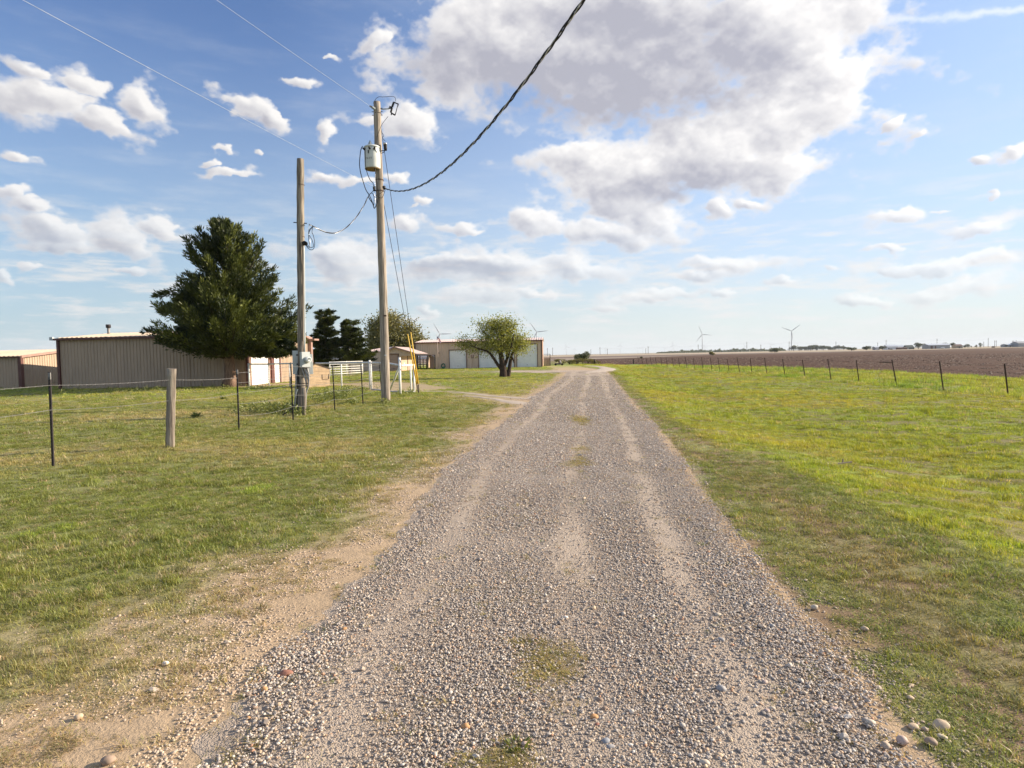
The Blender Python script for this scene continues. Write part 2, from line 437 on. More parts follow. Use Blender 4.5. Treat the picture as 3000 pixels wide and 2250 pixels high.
def inland(y):       # width of the sandy verge beside the gravel
    return 0.34 + 0.62 * np.exp(-np.clip(y - 2.2, 0, 100) / 2.2)
LUSHES = [(G(735, 1438), 0.17), (G(775, 1425), 0.12), (G(420, 1487), 0.12), (G(190, 1545), 0.13), (G(60, 1570), 0.12), (G(560, 1458), 0.09)]
def zones(x, y):
    """what grows at a place: grass density 0-1, blade tint, soil tint, blade length"""
    y_ = np.clip(y, -6, ROAD_END + 6)
    dl = xl(y_) - x; dr = x - xr(y_)
    n1 = fbm(x * 0.9, y * 0.9, 4, 21); n2 = fbm(x * 0.28, y * 0.28, 4, 31); n3 = fbm(x * 3.1, y * 3.1, 3, 41); n4 = fbm(x * 0.09, y * 0.09, 3, 77)
    left = dl > 0; right = dr > 0
    vw = inland(y_)
    g_l = ss(-0.35, 0.80, dl - vw + (n1 - 0.5) * 1.9 + (n3 - 0.5) * 0.9)
    bb = np.interp(y, _bb_y, _bb_v)
    lush = ss(-0.12, 0.12, dr - bb + (n1 - 0.5) * 0.7)
    edge_r = ss(-0.16, 0.18, dr + (n1 - 0.5) * 0.9 + (n3 - 0.5) * 0.5)
    bare = np.exp(-((dr - 0.72 - (n1 - 0.5) * 0.6) / 0.30) ** 2) * ss(11, 5, y) * (0.20 + 0.42 * n3)
    dry = 0.75 * ss(0.56, 0.78, 0.5 * n2 + 0.35 * n1 + 0.3 * n3 - 0.04)
    bald = ss(0.57, 0.70, n3 * 0.55 + n1 * 0.5)
    dens_l = np.maximum(g_l, 0.60 * ss(0.0, 0.45, dl) * ss(0.38, 0.62, n3 + 0.08)) * (1 - 0.45 * bald)
    gap = ss(0.50, 0.64, fbm(x * 1.3, y * 3.6, 3, 151)) * lush
    dens_r = edge_r * (1 - 0.75 * gap) * (1 - 0.8 * np.clip(bare, 0, 1)) * (1 - 0.35 * bald)
    dens = np.where(left, dens_l, np.where(right, dens_r, 0.0))
    green = mix3((0.235, 0.280, 0.050), (0.365, 0.362, 0.100), ss(0.35, 0.65, n2))
    drytint = np.array((0.48, 0.39, 0.19))
    tl = mix3(green, drytint, np.clip(dry * 0.85 + (1 - g_l) * 0.6, 0, 1) )
    lawn = mix3((0.300, 0.375, 0.032), (0.430, 0.420, 0.055), ss(0.38, 0.68, n2 * 0.7 + n4 * 0.35))
    lawn = mix3(lawn, (0.34, 0.30, 0.10), 0.45 * ss(0.60, 0.72, n1 * 0.6 + n2 * 0.45))
    lawn = mix3(lawn, (0.30, 0.42, 0.04), 0.55 * np.exp(-((dr - bb - 0.45) / 0.5) ** 2) * ss(16, 8, y))
    shoulder = mix3((0.240, 0.310, 0.060), (0.37, 0.37, 0.120), ss(0.4, 0.68, n1 * 0.6 + n3 * 0.4))
    shoulder = mix3(shoulder, (0.30, 0.21, 0.11), np.clip(bare, 0, 1))
    tr = mix3(shoulder, lawn, lush)
    for q_, r_q in LUSHES:
        near_ = np.exp(-(((x - q_[0]) / (r_q * 1.5)) ** 2 + ((y - q_[1]) / r_q) ** 2) ** 2)
        tl = mix3(tl, (0.34, 0.46, 0.05), 0.9 * near_)
    fence_x = 17.6 + (y - 22) * 0.012
    tallg = (x > fence_x)
    tr = np.where(tallg[..., None], mix3((0.23, 0.36, 0.040), (0.34, 0.39, 0.06), ss(0.4, 0.65, n2)), tr)
    back = ss(17, 34, y)[..., None] * (1 - left * 0)[..., None]
    tl = tl * (1 - back * 0.9) + mix3((0.30, 0.40, 0.040), (0.41, 0.44, 0.070), ss(0.4, 0.65, n2)) * back * 0.9
    tint = np.where(left[..., None], tl, tr)
    soil_l = mix3(C_VERGE, mix3(C_GREEN, C_SOIL, 0.35 + 0.6 * dry), g_l)
    soil_r = mix3(mix3(C_BROWN, mix3(C_GREEN, C_SOIL, 0.35), ss(0.4, 0.6, n3)), C_LAWN, lush)
    soil_r = mix3(soil_r, (0.17, 0.13, 0.06), 0.8 * gap)  # bare gaps darkened as well: tuft shadows painted into the soil colour
    soil_r = mix3(soil_r, C_BROWN, np.clip(bare, 0, 1))
    soil = np.where(left[..., None], soil_l, np.where(right[..., None], soil_r, np.asarray(C_VERGE)))
    lump = fbm(x * 1.7, y * 2.3, 3, 131)
    lng = np.where(left, (0.50 + 0.25 * n2 + 0.75 * ss(0.45, 0.72, lump)) * (0.55 + 0.45 * g_l), np.where(lush > 0.5, 0.60 + 1.05 * ss(0.38, 0.68, lump), 0.55 + 0.35 * ss(0.4, 0.7, lump)))
    lng = np.where(tallg, 2.6, lng)
    return dens, tint, soil, lng

GD1 = A(1470, 1088, 60)
P = {k: G(*v) for k, v in dict(dr_l1=(1480, 1092), dr_r1=(1668, 1093), dr_l0=(1480, 1083.5), dr_r0=(1690, 1085)).items()}
def path_mask(x, y, line, w):
    """0-1 nearness to a polyline of points"""
    best = np.full(np.shape(x), 1e9)
    for a, b in zip(line[:-1], line[1:]):
        ax, ay, bx, by = a[0], a[1], b[0], b[1]
        L = (bx - ax) ** 2 + (by - ay) ** 2
        t = np.clip(((x - ax) * (bx - ax) + (y - ay) * (by - ay)) / L, 0, 1)
        best = np.minimum(best, np.hypot(x - ax - t * (bx - ax), y - ay - t * (by - ay)))
    return best - w
RUT1 = [G(*p) for p in ((1620, 1150), (1549, 1169), (1480, 1163), (1419, 1158), (1360, 1151), (1304, 1147.5), (1242, 1146))]
RUT2 = [G(*p) for p in ((1600, 1185), (1545, 1184), (1457, 1170), (1400, 1163), (1357, 1160))]
TRK1 = [G(*p) for p in ((1700, 1093), (1745, 1090), (1775, 1084), (1779, 1080), (1762, 1075), (1738, 1072.5), (1712, 1071.5))]
YARD = [G(*p) for p in ((960, 1128), (1020, 1126), (1085, 1123), (1140, 1127), (1200, 1140))]
BARNF = [G(*p) for p in ((738, 1130), (800, 1127), (900, 1122))]
DRIVE = [G(*p) for p in ((1478, 1088), (1560, 1088), (1640, 1088), (1690, 1090))]

# one sheet out to the horizon: rings round the camera, finer near it
ths = np.concatenate([np.arange(-52, 52.01, 0.25), np.arange(56, 308, 4.0)])
rs = [0.0 + 0.5]
while rs[-1] < 14000: rs.append(rs[-1] * 1.0165 + (0.0 if rs[-1] < 80 else rs[-1] * 0.004))
rs = np.array(rs)
TH, RR = np.meshgrid(np.radians(ths), rs)
GX, GY = RR * np.sin(TH), RR * np.cos(TH)
GZ = hgt(GX, GY)
_, _, soil, _ = zones(GX, GY)
den, tnt, _, _ = zones(GX, GY)
# past the reach of single blades the sheet carries the grass colour itself
far = ss(60, 95, GY)[..., None]
soil = soil * (1 - far) + (tnt * 0.85) * far
nf = fbm(GX / 60, GY / 25, 3, 91)
band = lambda a, b, s: ss(a - s, a + s, GY) * (1 - ss(b - s, b + s, GY))
pasture = mix3((0.27, 0.25, 0.10), (0.36, 0.30, 0.17), ss(0.35, 0.65, nf))
soil = mix3(soil, pasture, ss(92, 130, GY))
soil = mix3(soil, (0.30, 0.245, 0.195), band(150, 300, 8))
soil = mix3(soil, (0.17, 0.125, 0.10), band(300, 520, 10))
soil = mix3(soil, mix3((0.40, 0.32, 0.23), (0.30, 0.25, 0.16), ss(0.4, 0.6, fbm(GX / 300, GY / 200, 3, 5))), ss(510, 560, GY))
soil = mix3(soil, (0.13, 0.11, 0.07), band(2300, 3300, 60))
for line, w in ((YARD, 1.5), (BARNF, 1.2)):
    soil = mix3(soil, (0.40, 0.30, 0.185), 0.85 * ss(1.2, 0.0, path_mask(GX, GY, line, w)))
for line, w in ((RUT1, 0.18), (RUT2, 0.18)):
    soil = mix3(soil, C_VERGE, 0.35 * ss(1.5, 0.2, path_mask(GX, GY, line, w)))
# the ground dips a little under the gravel so that the gravel sheet sets its own edge
y_ = np.clip(GY, -6, ROAD_END)
n = len(ths)
idx = np.arange(GX.size).reshape(GX.shape)
a = idx[:-1]; b = idx[1:]
Fq = np.stack([a, np.roll(a, -1, 1), np.roll(b, -1, 1), b], -1).reshape(-1, 4)
V = np.stack([GX, GY, GZ], -1).reshape(-1, 3)

def ground_mat():
    m = bpy.data.materials.new('ground_soil'); m.use_nodes = True
    t = m.node_tree; b = NB(t); p = t.nodes['Principled BSDF']
    at = b.node('ShaderNodeAttribute', attribute_name='tint')
    pos = b.node('ShaderNodeNewGeometry').outputs['Position']
    n1 = b.noise(pos, 9.0, 6, 0.7); n2 = b.noise(pos, 55.0, 3, 0.7); n3 = b.noise(pos, 1.1, 4, 0.6)
    n4 = b.noise(b.vm('MULTIPLY', pos, (0.25, 1, 1)), 0.14, 4, 0.65)
    f = b.m('ADD', b.m('MULTIPLY', n1, 0.8), b.m('ADD', b.m('MULTIPLY', n2, 0.55), b.m('ADD', b.m('MULTIPLY', n3, 0.4), b.m('MULTIPLY', n4, 0.35))))
    k = b.rng(f, 0.6, 1.5, 0.62, 1.38, smooth=False)
    c = b.vm('MULTIPLY', at.outputs['Color'], b.comb(k, k, k))
    b.l.new(c, p.inputs['Base Color']); p.inputs['Roughness'].default_value = 0.95; p.inputs['Specular IOR Level'].default_value = 0.15
    bn = b.node('ShaderNodeBump'); bn.inputs['Strength'].default_value = 0.7; bn.inputs['Distance'].default_value = 0.02
    b.l.new(b.m('ADD', n1, b.m('MULTIPLY', n2, 0.4)), bn.inputs['Height']); b.l.new(bn.outputs[0], p.inputs['Normal'])
    return m
M_GROUND = ground_mat()
ground = np_obj('ground', V, Fq, M_GROUND, tint=soil.reshape(-1, 3), smooth=True)
ground['kind'] = 'structure'
# cap under the feet
cap = MB(); k = len(ths)
cap.v = [tuple(V[i]) for i in range(k)] + [(0, 0, 0)]
cap.f = [(i, k, (i + 1) % k) for i in range(k)]
cap_o = cap.build('ground', M_GROUND, ground)
ca = cap_o.data.color_attributes.new('tint', 'FLOAT_COLOR', 'POINT')
for q in ca.data: q.color = (0.3, 0.26, 0.22, 1)

# ------------------------------------------------------------------ gravel road
def gravel_mat(name, c_stone, c_sand):
    m = bpy.data.materials.new(name); m.use_nodes = True
    t = m.node_tree; b = NB(t); p = t.nodes['Principled BSDF']
    at = b.node('ShaderNodeAttribute', attribute_name='tint')     # red channel: how sandy
    pos = b.node('ShaderNodeNewGeometry').outputs['Position']
    vo = b.node('ShaderNodeTexVoronoi'); b.l.new(pos, vo.inputs['Vector']); vo.inputs['Scale'].default_value = 120.0
    vo2 = b.node('ShaderNodeTexVoronoi'); b.l.new(pos, vo2.inputs['Vector']); vo2.inputs['Scale'].default_value = 47.0
    sp = b.node('ShaderNodeSeparateColor'); b.l.new(vo.outputs['Color'], sp.inputs[0])
    sp2 = b.node('ShaderNodeSeparateColor'); b.l.new(vo2.outputs['Color'], sp2.inputs[0])
    lum = b.m('ADD', b.m('MULTIPLY', sp.outputs[0], 0.55), b.m('MULTIPLY', sp2.outputs[0], 0.5))
    k = b.rng(lum, 0.0, 1.05, 0.50, 1.5, smooth=False)
    st = b.mix(sp.outputs[1], c_stone, (c_stone[0] * 1.02, c_stone[1] * 0.88, c_stone[2] * 0.74))
    st = b.vm('MULTIPLY', st, b.comb(k, k, k))
    n1 = b.noise(pos, 30.0, 5, 0.7)
    kk = b.rng(n1, 0.3, 0.7, 0.85, 1.12)
    sand = b.vm('MULTIPLY', c_sand, b.comb(kk, kk, kk))
    sep = b.node('ShaderNodeSeparateColor'); b.l.new(at.outputs['Color'], sep.inputs[0])
    big = b.noise(pos, 1.6, 4, 0.6)
    f = b.m('ADD', sep.outputs[0], b.m('MULTIPLY', b.m('SUBTRACT', big, 0.5), 0.35), clamp=True)
    b.l.new(b.mix(f, st, sand), p.inputs['Base Color'])
    p.inputs['Roughness'].default_value = 0.9; p.inputs['Specular IOR Level'].default_value = 0.2
    bn = b.node('ShaderNodeBump'); bn.inputs['Strength'].default_value = 0.6; bn.inputs['Distance'].default_value = 0.007
    h = b.m('ADD', b.m('MULTIPLY', vo.outputs['Distance'], -1.0), b.m('MULTIPLY', vo2.outputs['Distance'], -0.8))
    b.l.new(h, bn.inputs['Height']); b.l.new(bn.outputs[0], p.inputs['Normal'])
    return m
M_GRAVEL = gravel_mat('gravel_bed', (0.250, 0.217, 0.186), (0.420, 0.338, 0.260))

TRACKS = [(-0.62, 0.075), (0.06, 0.075), (0.60, 0.07)]       # across: -1 .. 1
def sandy(x, y):
    a, c = xl(y), xr(y); s = (2 * x - a - c) / (c - a)
    v = 0
    for i, (t, w) in enumerate(TRACKS):
        wob = (fbm(y * 0.25 + 9 * i, y * 0 + i, 3, 60 + i) - 0.5) * 0.09
        v = np.maximum(v, np.exp(-((s - t - wob) / (w * (1.15 + 0.7 * ss(9, 3, y)))) ** 2) * (0.70 + 0.5 * ss(0.3, 0.7, fbm(y * 0.6 + i * 5, x * 1.8, 3, 70 + i))))
    v = np.clip(v * 0.9 + 0.25 * ss(0.5, 0.75, fbm(x * 1.1, y * 0.6, 3, 83)), 0, 1)
    return np.clip(v + 0.50 * ss(14, 40, y), 0, 1)
ys = np.concatenate([np.arange(-6, 0.5, 0.5), np.geomspace(0.5, ROAD_END, 420)])
us = np.linspace(-1, 1, 41)
YY, UU = np.meshgrid(ys, us, indexing='ij')
wl = xl(YY) + (fbm(YY * 1.3, UU * 0 + 3, 4, 101) - 0.5) * 0.20 + (fbm(YY * 7, UU * 0 + 5, 3, 103) - 0.5) * 0.16 + 0.06
wr = xr(YY) + (fbm(YY * 1.3, UU * 0 + 9, 4, 102) - 0.5) * 0.20 + (fbm(YY * 7, UU * 0 + 2, 3, 104) - 0.5) * 0.16 - 0.10
XX = wl + (UU + 1) / 2 * (wr - wl)
edge = 1 - np.abs(UU)
ZZ = hgt(XX, YY) + 0.010 * ss(0.0, 0.16, edge) - 0.005 + 0.010 * (fbm(XX * 2.2, YY * 1.2, 3, 14) - 0.5) * np.clip(edge / 0.1, 0, 1) + 0.006
sd_ = np.maximum(sandy(XX, YY), ss(0.14, 0.0, edge) * 0.85)
idx = np.arange(XX.size).reshape(XX.shape)
Fr = np.stack([idx[:-1, :-1], idx[:-1, 1:], idx[1:, 1:], idx[1:, :-1]], -1).reshape(-1, 4)
road = np_obj('road', np.stack([XX, YY, ZZ], -1).reshape(-1, 3), Fr, M_GRAVEL, smooth=True, tint=np.stack([sd_] * 3, -1).reshape(-1, 3))
road['kind'] = 'structure'

def strip(name, line, widths, m, dz=0.02, n=60, tint=(1, 1, 1), rag=0.25, seed=1):
    """a ragged strip of track along a line of ground points"""
    pts = [Vector(p) for p in line]
    cum = [0.0]
    for a, b in zip(pts[:-1], pts[1:]): cum.append(cum[-1] + (b - a).length)
    ts = np.linspace(0, cum[-1], n)
    X = np.interp(ts, cum, [p.x for p in pts]); Y = np.interp(ts, cum, [p.y for p in pts])
    X = np.convolve(np.pad(X, 3, 'edge'), np.ones(7) / 7, 'valid'); Y = np.convolve(np.pad(Y, 3, 'edge'), np.ones(7) / 7, 'valid')
    tx = np.gradient(X); ty = np.gradient(Y); L = np.hypot(tx, ty); nx, ny = -ty / L, tx / L
    W = np.interp(ts, np.linspace(0, cum[-1], len(widths)), widths)
    us = np.linspace(-1, 1, 7); V = []
    for i in range(n):
        for u in us:
            wv = W[i] * (1 + rag * (float(fbm(ts[i] * 1.5, u * 0 + (5 if u > 0 else 1), 3, seed)) - 0.5) * 2)
            x, y = X[i] + nx[i] * u * wv, Y[i] + ny[i] * u * wv
            V.append((x, y, float(hgt(x, y)) + (dz if abs(u) < 0.9 else -0.01)))
    idx = np.arange(n * 7).reshape(n, 7)
    Fr = np.stack([idx[:-1, :-1], idx[:-1, 1:], idx[1:, 1:], idx[1:, :-1]], -1).reshape(-1, 4)
    o = np_obj(name, V, Fr, m, smooth=True, tint=tint); o['kind'] = 'structure'; return o
M_SAND = gravel_mat('pale_track', (0.38, 0.32, 0.26), (0.50, 0.415, 0.33))
strip('path', RUT1, [0.35, 0.34, 0.2, 0.14, 0.14, 0.1, 0.08], M_SAND, 0.012, 80, (0.8,) * 3, 0.5, 3)
strip('path', RUT2, [0.3, 0.3, 0.18, 0.12, 0.08], M_SAND, 0.012, 60, (0.8,) * 3, 0.5, 4)
strip('driveway', DRIVE, [2.6, 3.2, 4.0, 3.6], M_SAND, 0.02, 60, (0.25,) * 3, 0.12, 5)
strip('track', TRK1, [0.5, 1.0, 1.0, 0.6, 0.5, 0.5, 0.3], M_SAND, 0.03, 80, (0.95,) * 3, 0.35, 6)

# ------------------------------------------------------------------ ploughed field
def field_mat():
    m = bpy.data.materials.new('ploughed_soil'); m.use_nodes = True
    t = m.node_tree; b = NB(t); p = t.nodes['Principled BSDF']
    pos = b.node('ShaderNodeNewGeometry').outputs['Position']
    rot = b.node('ShaderNodeMapping'); b.l.new(pos, rot.inputs[0]); rot.inputs[2].default_value = (0, 0, R(-7)); rot.inputs[3].default_value = (1, 0.22, 1)
    n1 = b.noise(rot.outputs[0], 5.5, 5, 0.7); n2 = b.noise(pos, 0.05, 4, 0.6); n3 = b.noise(pos, 7.0, 3, 0.6)
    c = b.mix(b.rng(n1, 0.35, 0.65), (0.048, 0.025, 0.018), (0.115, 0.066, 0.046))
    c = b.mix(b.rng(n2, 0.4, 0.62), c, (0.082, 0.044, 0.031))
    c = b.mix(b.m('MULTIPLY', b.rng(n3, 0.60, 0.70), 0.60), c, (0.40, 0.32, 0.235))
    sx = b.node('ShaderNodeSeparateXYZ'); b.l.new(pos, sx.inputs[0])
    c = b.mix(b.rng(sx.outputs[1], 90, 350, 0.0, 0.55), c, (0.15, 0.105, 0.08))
    b.l.new(c, p.inputs['Base Color']); p.inputs['Roughness'].default_value = 1.0; p.inputs['Specular IOR Level'].default_value = 0.05
    bn = b.node('ShaderNodeBump'); bn.inputs['Strength'].default_value = 1.0; bn.inputs['Distance'].default_value = 0.03
    b.l.new(n1, bn.inputs['Height']); b.l.new(bn.outputs[0], p.inputs['Normal'])
    return m
near = [(1700, 1062), (1740, 1067), (1800, 1068), (1860, 1067.7), (2048, 1071.5), (2238, 1075.6), (2400, 1080), (2700, 1094), (3000, 1111.5), (3300, 1132), (3800, 1170)]
farl = [(1700, 1052.6), (1747, 1052), (1921, 1046.5), (2111, 1039), (2400, 1033.6), (2700, 1025.5), (3000, 1017.6), (3300, 1011), (3800, 1002)]
pxs = np.arange(1700, 3801, 15.0); nr = 46
V = []
for px in pxs:
    a = np.interp(px, [q[0] for q in near], [q[1] for q in near]) + 1.6 * (float(fbm(px / 22.0, 3.0, 3, 8)) - 0.5); b_ = np.interp(px, [q[0] for q in farl], [q[1] for q in farl])
    for j in range(nr):
        t = j / (nr - 1)
        g = G(px, a + (b_ - a) * (1 - (1 - t) ** 1.3)); V.append((g.x, g.y, g.z + (0.035 if 0 < j else -0.02) + 0.00006 * g.y + 0.05 * (float(vnoise(g.x * 0.9, g.y * 0.3, 4)) - 0.3) * (j > 0)))
idx = np.arange(len(V)).reshape(len(pxs), nr)
Fr = np.stack([idx[:-1, :-1], idx[1:, :-1], idx[1:, 1:], idx[:-1, 1:]], -1).reshape(-1, 4)
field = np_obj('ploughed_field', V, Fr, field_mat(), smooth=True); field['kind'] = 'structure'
NEAR_W = np.array([tuple(G(*q)[:2]) for q in near])

# ------------------------------------------------------------------ scattered stuff
def scatter(name, pts, rot, scl, tint, protos, idx, label, cat):
    me = bpy.data.meshes.new(name); n = len(pts)
    me.vertices.add(n); me.vertices.foreach_set('co', np.asarray(pts, np.float32).ravel())
    def attr(nm, ty, data, key):
        a = me.attributes.new(nm, ty, 'POINT'); a.data.foreach_set(key, np.ascontiguousarray(data).ravel())
    attr('rot', 'FLOAT_VECTOR', np.asarray(rot, np.float32), 'vector')
    attr('scl', 'FLOAT_VECTOR', np.asarray(scl, np.float32), 'vector')
    t4 = np.ones((n, 4), np.float32); t4[:, :3] = tint
    attr('tint', 'FLOAT_COLOR', t4, 'color')
    attr('pick', 'INT', np.asarray(idx, np.int32), 'value')
    me.update()
    o = link(bpy.data.objects.new(name, me)); set_props(o, label, cat, kind='stuff')
    c = bpy.data.collections.new(name + '_kinds')
    for p in protos: c.objects.link(p)
    g = bpy.data.node_groups.new(name + '_scatter', 'GeometryNodeTree')
    g.interface.new_socket('Geometry', in_out='INPUT', socket_type='NodeSocketGeometry')
    g.interface.new_socket('Geometry', in_out='OUTPUT', socket_type='NodeSocketGeometry')
    N = g.nodes; L = g.links
    gi = N.new('NodeGroupInput'); go = N.new('NodeGroupOutput')
    ci = N.new('GeometryNodeCollectionInfo'); ci.inputs['Collection'].default_value = c
    ci.inputs['Separate Children'].default_value = True; ci.inputs['Reset Children'].default_value = True
    mp = N.new('GeometryNodeMeshToPoints'); L.new(gi.outputs[0], mp.inputs[0])
    ip = N.new('GeometryNodeInstanceOnPoints')
    def na(nm, ty):
        q = N.new('GeometryNodeInputNamedAttribute'); q.data_type = ty; q.inputs['Name'].default_value = nm; return q.outputs['Attribute']
    L.new(mp.outputs[0], ip.inputs['Points']); L.new(ci.outputs[0], ip.inputs['Instance'])
    ip.inputs['Pick Instance'].default_value = True
    L.new(na('pick', 'INT'), ip.inputs['Instance Index'])
    er = N.new('FunctionNodeEulerToRotation'); L.new(na('rot', 'FLOAT_VECTOR'), er.inputs[0]); L.new(er.outputs[0], ip.inputs['Rotation'])
    L.new(na('scl', 'FLOAT_VECTOR'), ip.inputs['Scale'])
    L.new(ip.outputs[0], go.inputs[0])
    md = o.modifiers.new('scatter', 'NODES'); md.node_group = g
    return o

def pebble_mat():
    m = bpy.data.materials.new('pebble'); m.use_nodes = True
    t = m.node_tree; b = NB(t); p = t.nodes['Principled BSDF']
    a = b.node('ShaderNodeAttribute', attribute_name='tint', attribute_type='INSTANCER')
    n = b.noise(b.node('ShaderNodeTexCoord').outputs['Object'], 2.5, 3, 0.6)
    k = b.rng(n, 0.3, 0.7, 0.85, 1.12)
    b.l.new(b.vm('MULTIPLY', a.outputs['Color'], b.comb(k, k, k)), p.inputs['Base Color'])
    p.inputs['Roughness'].default_value = 0.75; p.inputs['Specular IOR Level'].default_value = 0.25
    return m
def pebble(seed, m, sub=1, name='pebble'):
    import bmesh
    bm = bmesh.new(); bmesh.ops.create_icosphere(bm, subdivisions=sub, radius=0.5)
    r_ = random.Random(seed); ax = (r_.uniform(0.8, 1.15), r_.uniform(0.6, 0.9), r_.uniform(0.42, 0.62))
    o_ = Vector((r_.uniform(0, 99),) * 3)
    from mathutils import noise as mn
    for v in bm.verts:
        f = 1 + 0.42 * mn.noise(v.co * 2.1 + o_) + 0.12 * mn.noise(v.co * 5 + o_)
        v.co = Vector((v.co.x * ax[0], v.co.y * ax[1], v.co.z * ax[2])) * f
    me = bpy.data.meshes.new(name); bm.to_mesh(me); bm.free()
    me.polygons.foreach_set('use_smooth', [sub > 1 or r_.random() < 0.5] * len(me.polygons)); me.materials.append(m)
    return bpy.data.objects.new(name, me)
M_PEB = pebble_mat()
pebbles = [pebble(i, M_PEB) for i in range(7)]

def sample_polar(n, r0, r1, tmax=48.0, tmin=None):
    """points evenly spread over a sector in front of the camera's place"""
    r = np.sqrt(rng.uniform(r0 * r0, r1 * r1, n)); t = np.radians(rng.uniform(-tmax if tmin is None else tmin, tmax, n))
    return r * np.sin(t), r * np.cos(t)
MIDGRASS = [(G(1700, 1231), 1.1, 0.24), (G(1700, 1318), 0.45, 0.16), (G(1702, 1345), 0.4, 0.12), (G(1700, 1361), 0.28, 0.24), (G(1610, 1930), 0.18, 0.19), (G(1615, 1975), 0.16, 0.20), (G(1478, 2230), 0.12, 0.13), (G(1535, 1886), 0.03, 0.08), (G(1400, 2240), 0.05, 0.12)]
def mid_mask(x, y):
    v = 0
    for c, ry, rx in MIDGRASS:
        v = np.maximum(v, 1.25 - np.hypot((x - c.x) / rx, (y - c.y) / ry))
    return np.clip(v + (fbm(x * 7, y * 5, 3, 3) - 0.5) * 1.1, 0, 1)
PX, PY, PS = [], [], []
for r0, r1, per, s0, s1 in ((1.7, 4.5, 13000, 0.006, 0.017), (4.5, 8, 5200, 0.009, 0.021), (8, 14, 3300, 0.012, 0.027), (14, 26, 700, 0.020, 0.040), (26, 44, 150, 0.030, 0.055)):
    area = math.radians(96) / 2 * (r1 * r1 - r0 * r0)
    k = int(area * per); x, y = sample_polar(k, r0, r1)
    a, c = xl(y), xr(y); inside = np.minimum(x - a, c - x)
    n3 = fbm(x * 3.1, y * 3.1, 3, 41); n1 = fbm(x * 1.7, y * 1.7, 3, 61)
    prob = ss(-0.06, 0.16, inside + (n1 - 0.5) * 0.50) * (1 - np.clip(0.85 * sandy(x, y) * (0.6 + 0.8 * fbm(x * 4, y * 4, 2, 19)), 0, 0.92)) * (1 - 0.75 * mid_mask(x, y))
    prob = np.maximum(prob, (0.26 * ss(1.7, 0.2, a - x) * ss(0.3, 0.6, n1) + 0.42 * ss(0.42, 0.0, a - x) * ss(0.35, 0.6, n3)) * (x < a)); prob = np.maximum(prob, (0.05 * ss(0.8, 0.0, x - c) + 0.35 * ss(0.30, 0.0, x - c) * ss(0.35, 0.6, n3)) * (x > c))
    keep = rng.random(k) < prob
    x, y = x[keep], y[keep]; k = len(x)
    u = rng.random(k); s = s0 + (s1 - s0) * u ** 2.6
    big = rng.random(k) < 0.012
    edge_big = np.where((y < 4.6) & (np.abs(x - xr(y)) < 0.9) | ((y < 3.6) & (np.abs(x - xl(y)) < 0.5)), 1.2, 1.0)
    s = np.where(big, s * rng.uniform(1.5, 2.3, k), s) * edge_big
    PX.append(x); PY.append(y); PS.append(s)
x, y, s = map(np.concatenate, (PX, PY, PS)); k = len(x)
pal = np.array([(0.40, 0.365, 0.33), (0.30, 0.27, 0.25), (0.47, 0.43, 0.385), (0.40, 0.335, 0.27), (0.56, 0.52, 0.47), (0.22, 0.195, 0.18), (0.46, 0.335, 0.235), (0.40, 0.24, 0.16), (0.56, 0.44, 0.31)])
pw = np.array([0.27, 0.24, 0.12, 0.17, 0.03, 0.08, 0.06, 0.015, 0.035]); pw /= pw.sum()
tint = pal[rng.choice(len(pal), k, p=pw)] * rng.uniform(0.76, 1.04, (k, 1))
tint = tint * np.array((1.27, 1.21, 1.13))
on_road = (x > xl(y)) & (x < xr(y))
tint = np.where(on_road[:, None], tint, mix3(tint, (0.50, 0.385, 0.275), np.full(k, 0.7)))
z = hgt(x, y) + np.where(on_road, 0.012, 0.0) + s * 0.16
rot = np.stack([rng.uniform(-0.25, 0.25, k), rng.uniform(-0.25, 0.25, k), rng.uniform(0, 6.28, k)], -1)
scatter('gravel', np.stack([x, y, z], -1), rot, np.stack([s, s, s], -1), tint, pebbles, rng.integers(0, 7, k), 'loose grey and tan gravel pebbles lying along the country driveway', 'gravel')
print('pebbles', k)

M_GRASS = leaf_mat('grass_blade', (1.0, 1.0, 1.0), (1.0, 1.0, 1.0), 0.42, True)
def tuft(seed, n, spread, h0, h1, w, lean, name='grass_tuft'):
    r_ = random.Random(seed); V = []; Fc = []; bl = []
    for i in range(n):
        a = r_.uniform(0, 6.283); q = spread * math.sqrt(r_.random())
        bx, by = math.cos(a) * q, math.sin(a) * q
        d = r_.uniform(0, 6.283); ln = r_.uniform(0.15, 1.0) * lean; h = r_.uniform(h0, h1)
        dx, dy = math.cos(d), math.sin(d); nx, ny = -dy, dx; n0 = len(V)
        for j, (t, ww) in enumerate(((0, 1.0), (0.5, 0.75))):
            px_, py_ = bx + dx * ln * h * t * t, by + dy * ln * h * t * t; zz = h * t * (1 - 0.25 * t * ln) - 0.006 * (j == 0)
            V.append((px_ - nx * w * ww / 2, py_ - ny * w * ww / 2, zz)); V.append((px_ + nx * w * ww / 2, py_ + ny * w * ww / 2, zz))
        V.append((bx + dx * ln * h, by + dy * ln * h, h * (1 - 0.25 * ln)))
        Fc += [(n0, n0 + 1, n0 + 3), (n0, n0 + 3, n0 + 2), (n0 + 2, n0 + 3, n0 + 4)]
        bl += [r_.random()] * 5
    me = np_mesh(name, V, Fc, M_GRASS)
    at = me.attributes.new('blade', 'FLOAT', 'POINT'); at.data.foreach_set('value', np.array(bl, np.float32))
    return bpy.data.objects.new(name, me)
mg = M_GRASS.node_tree
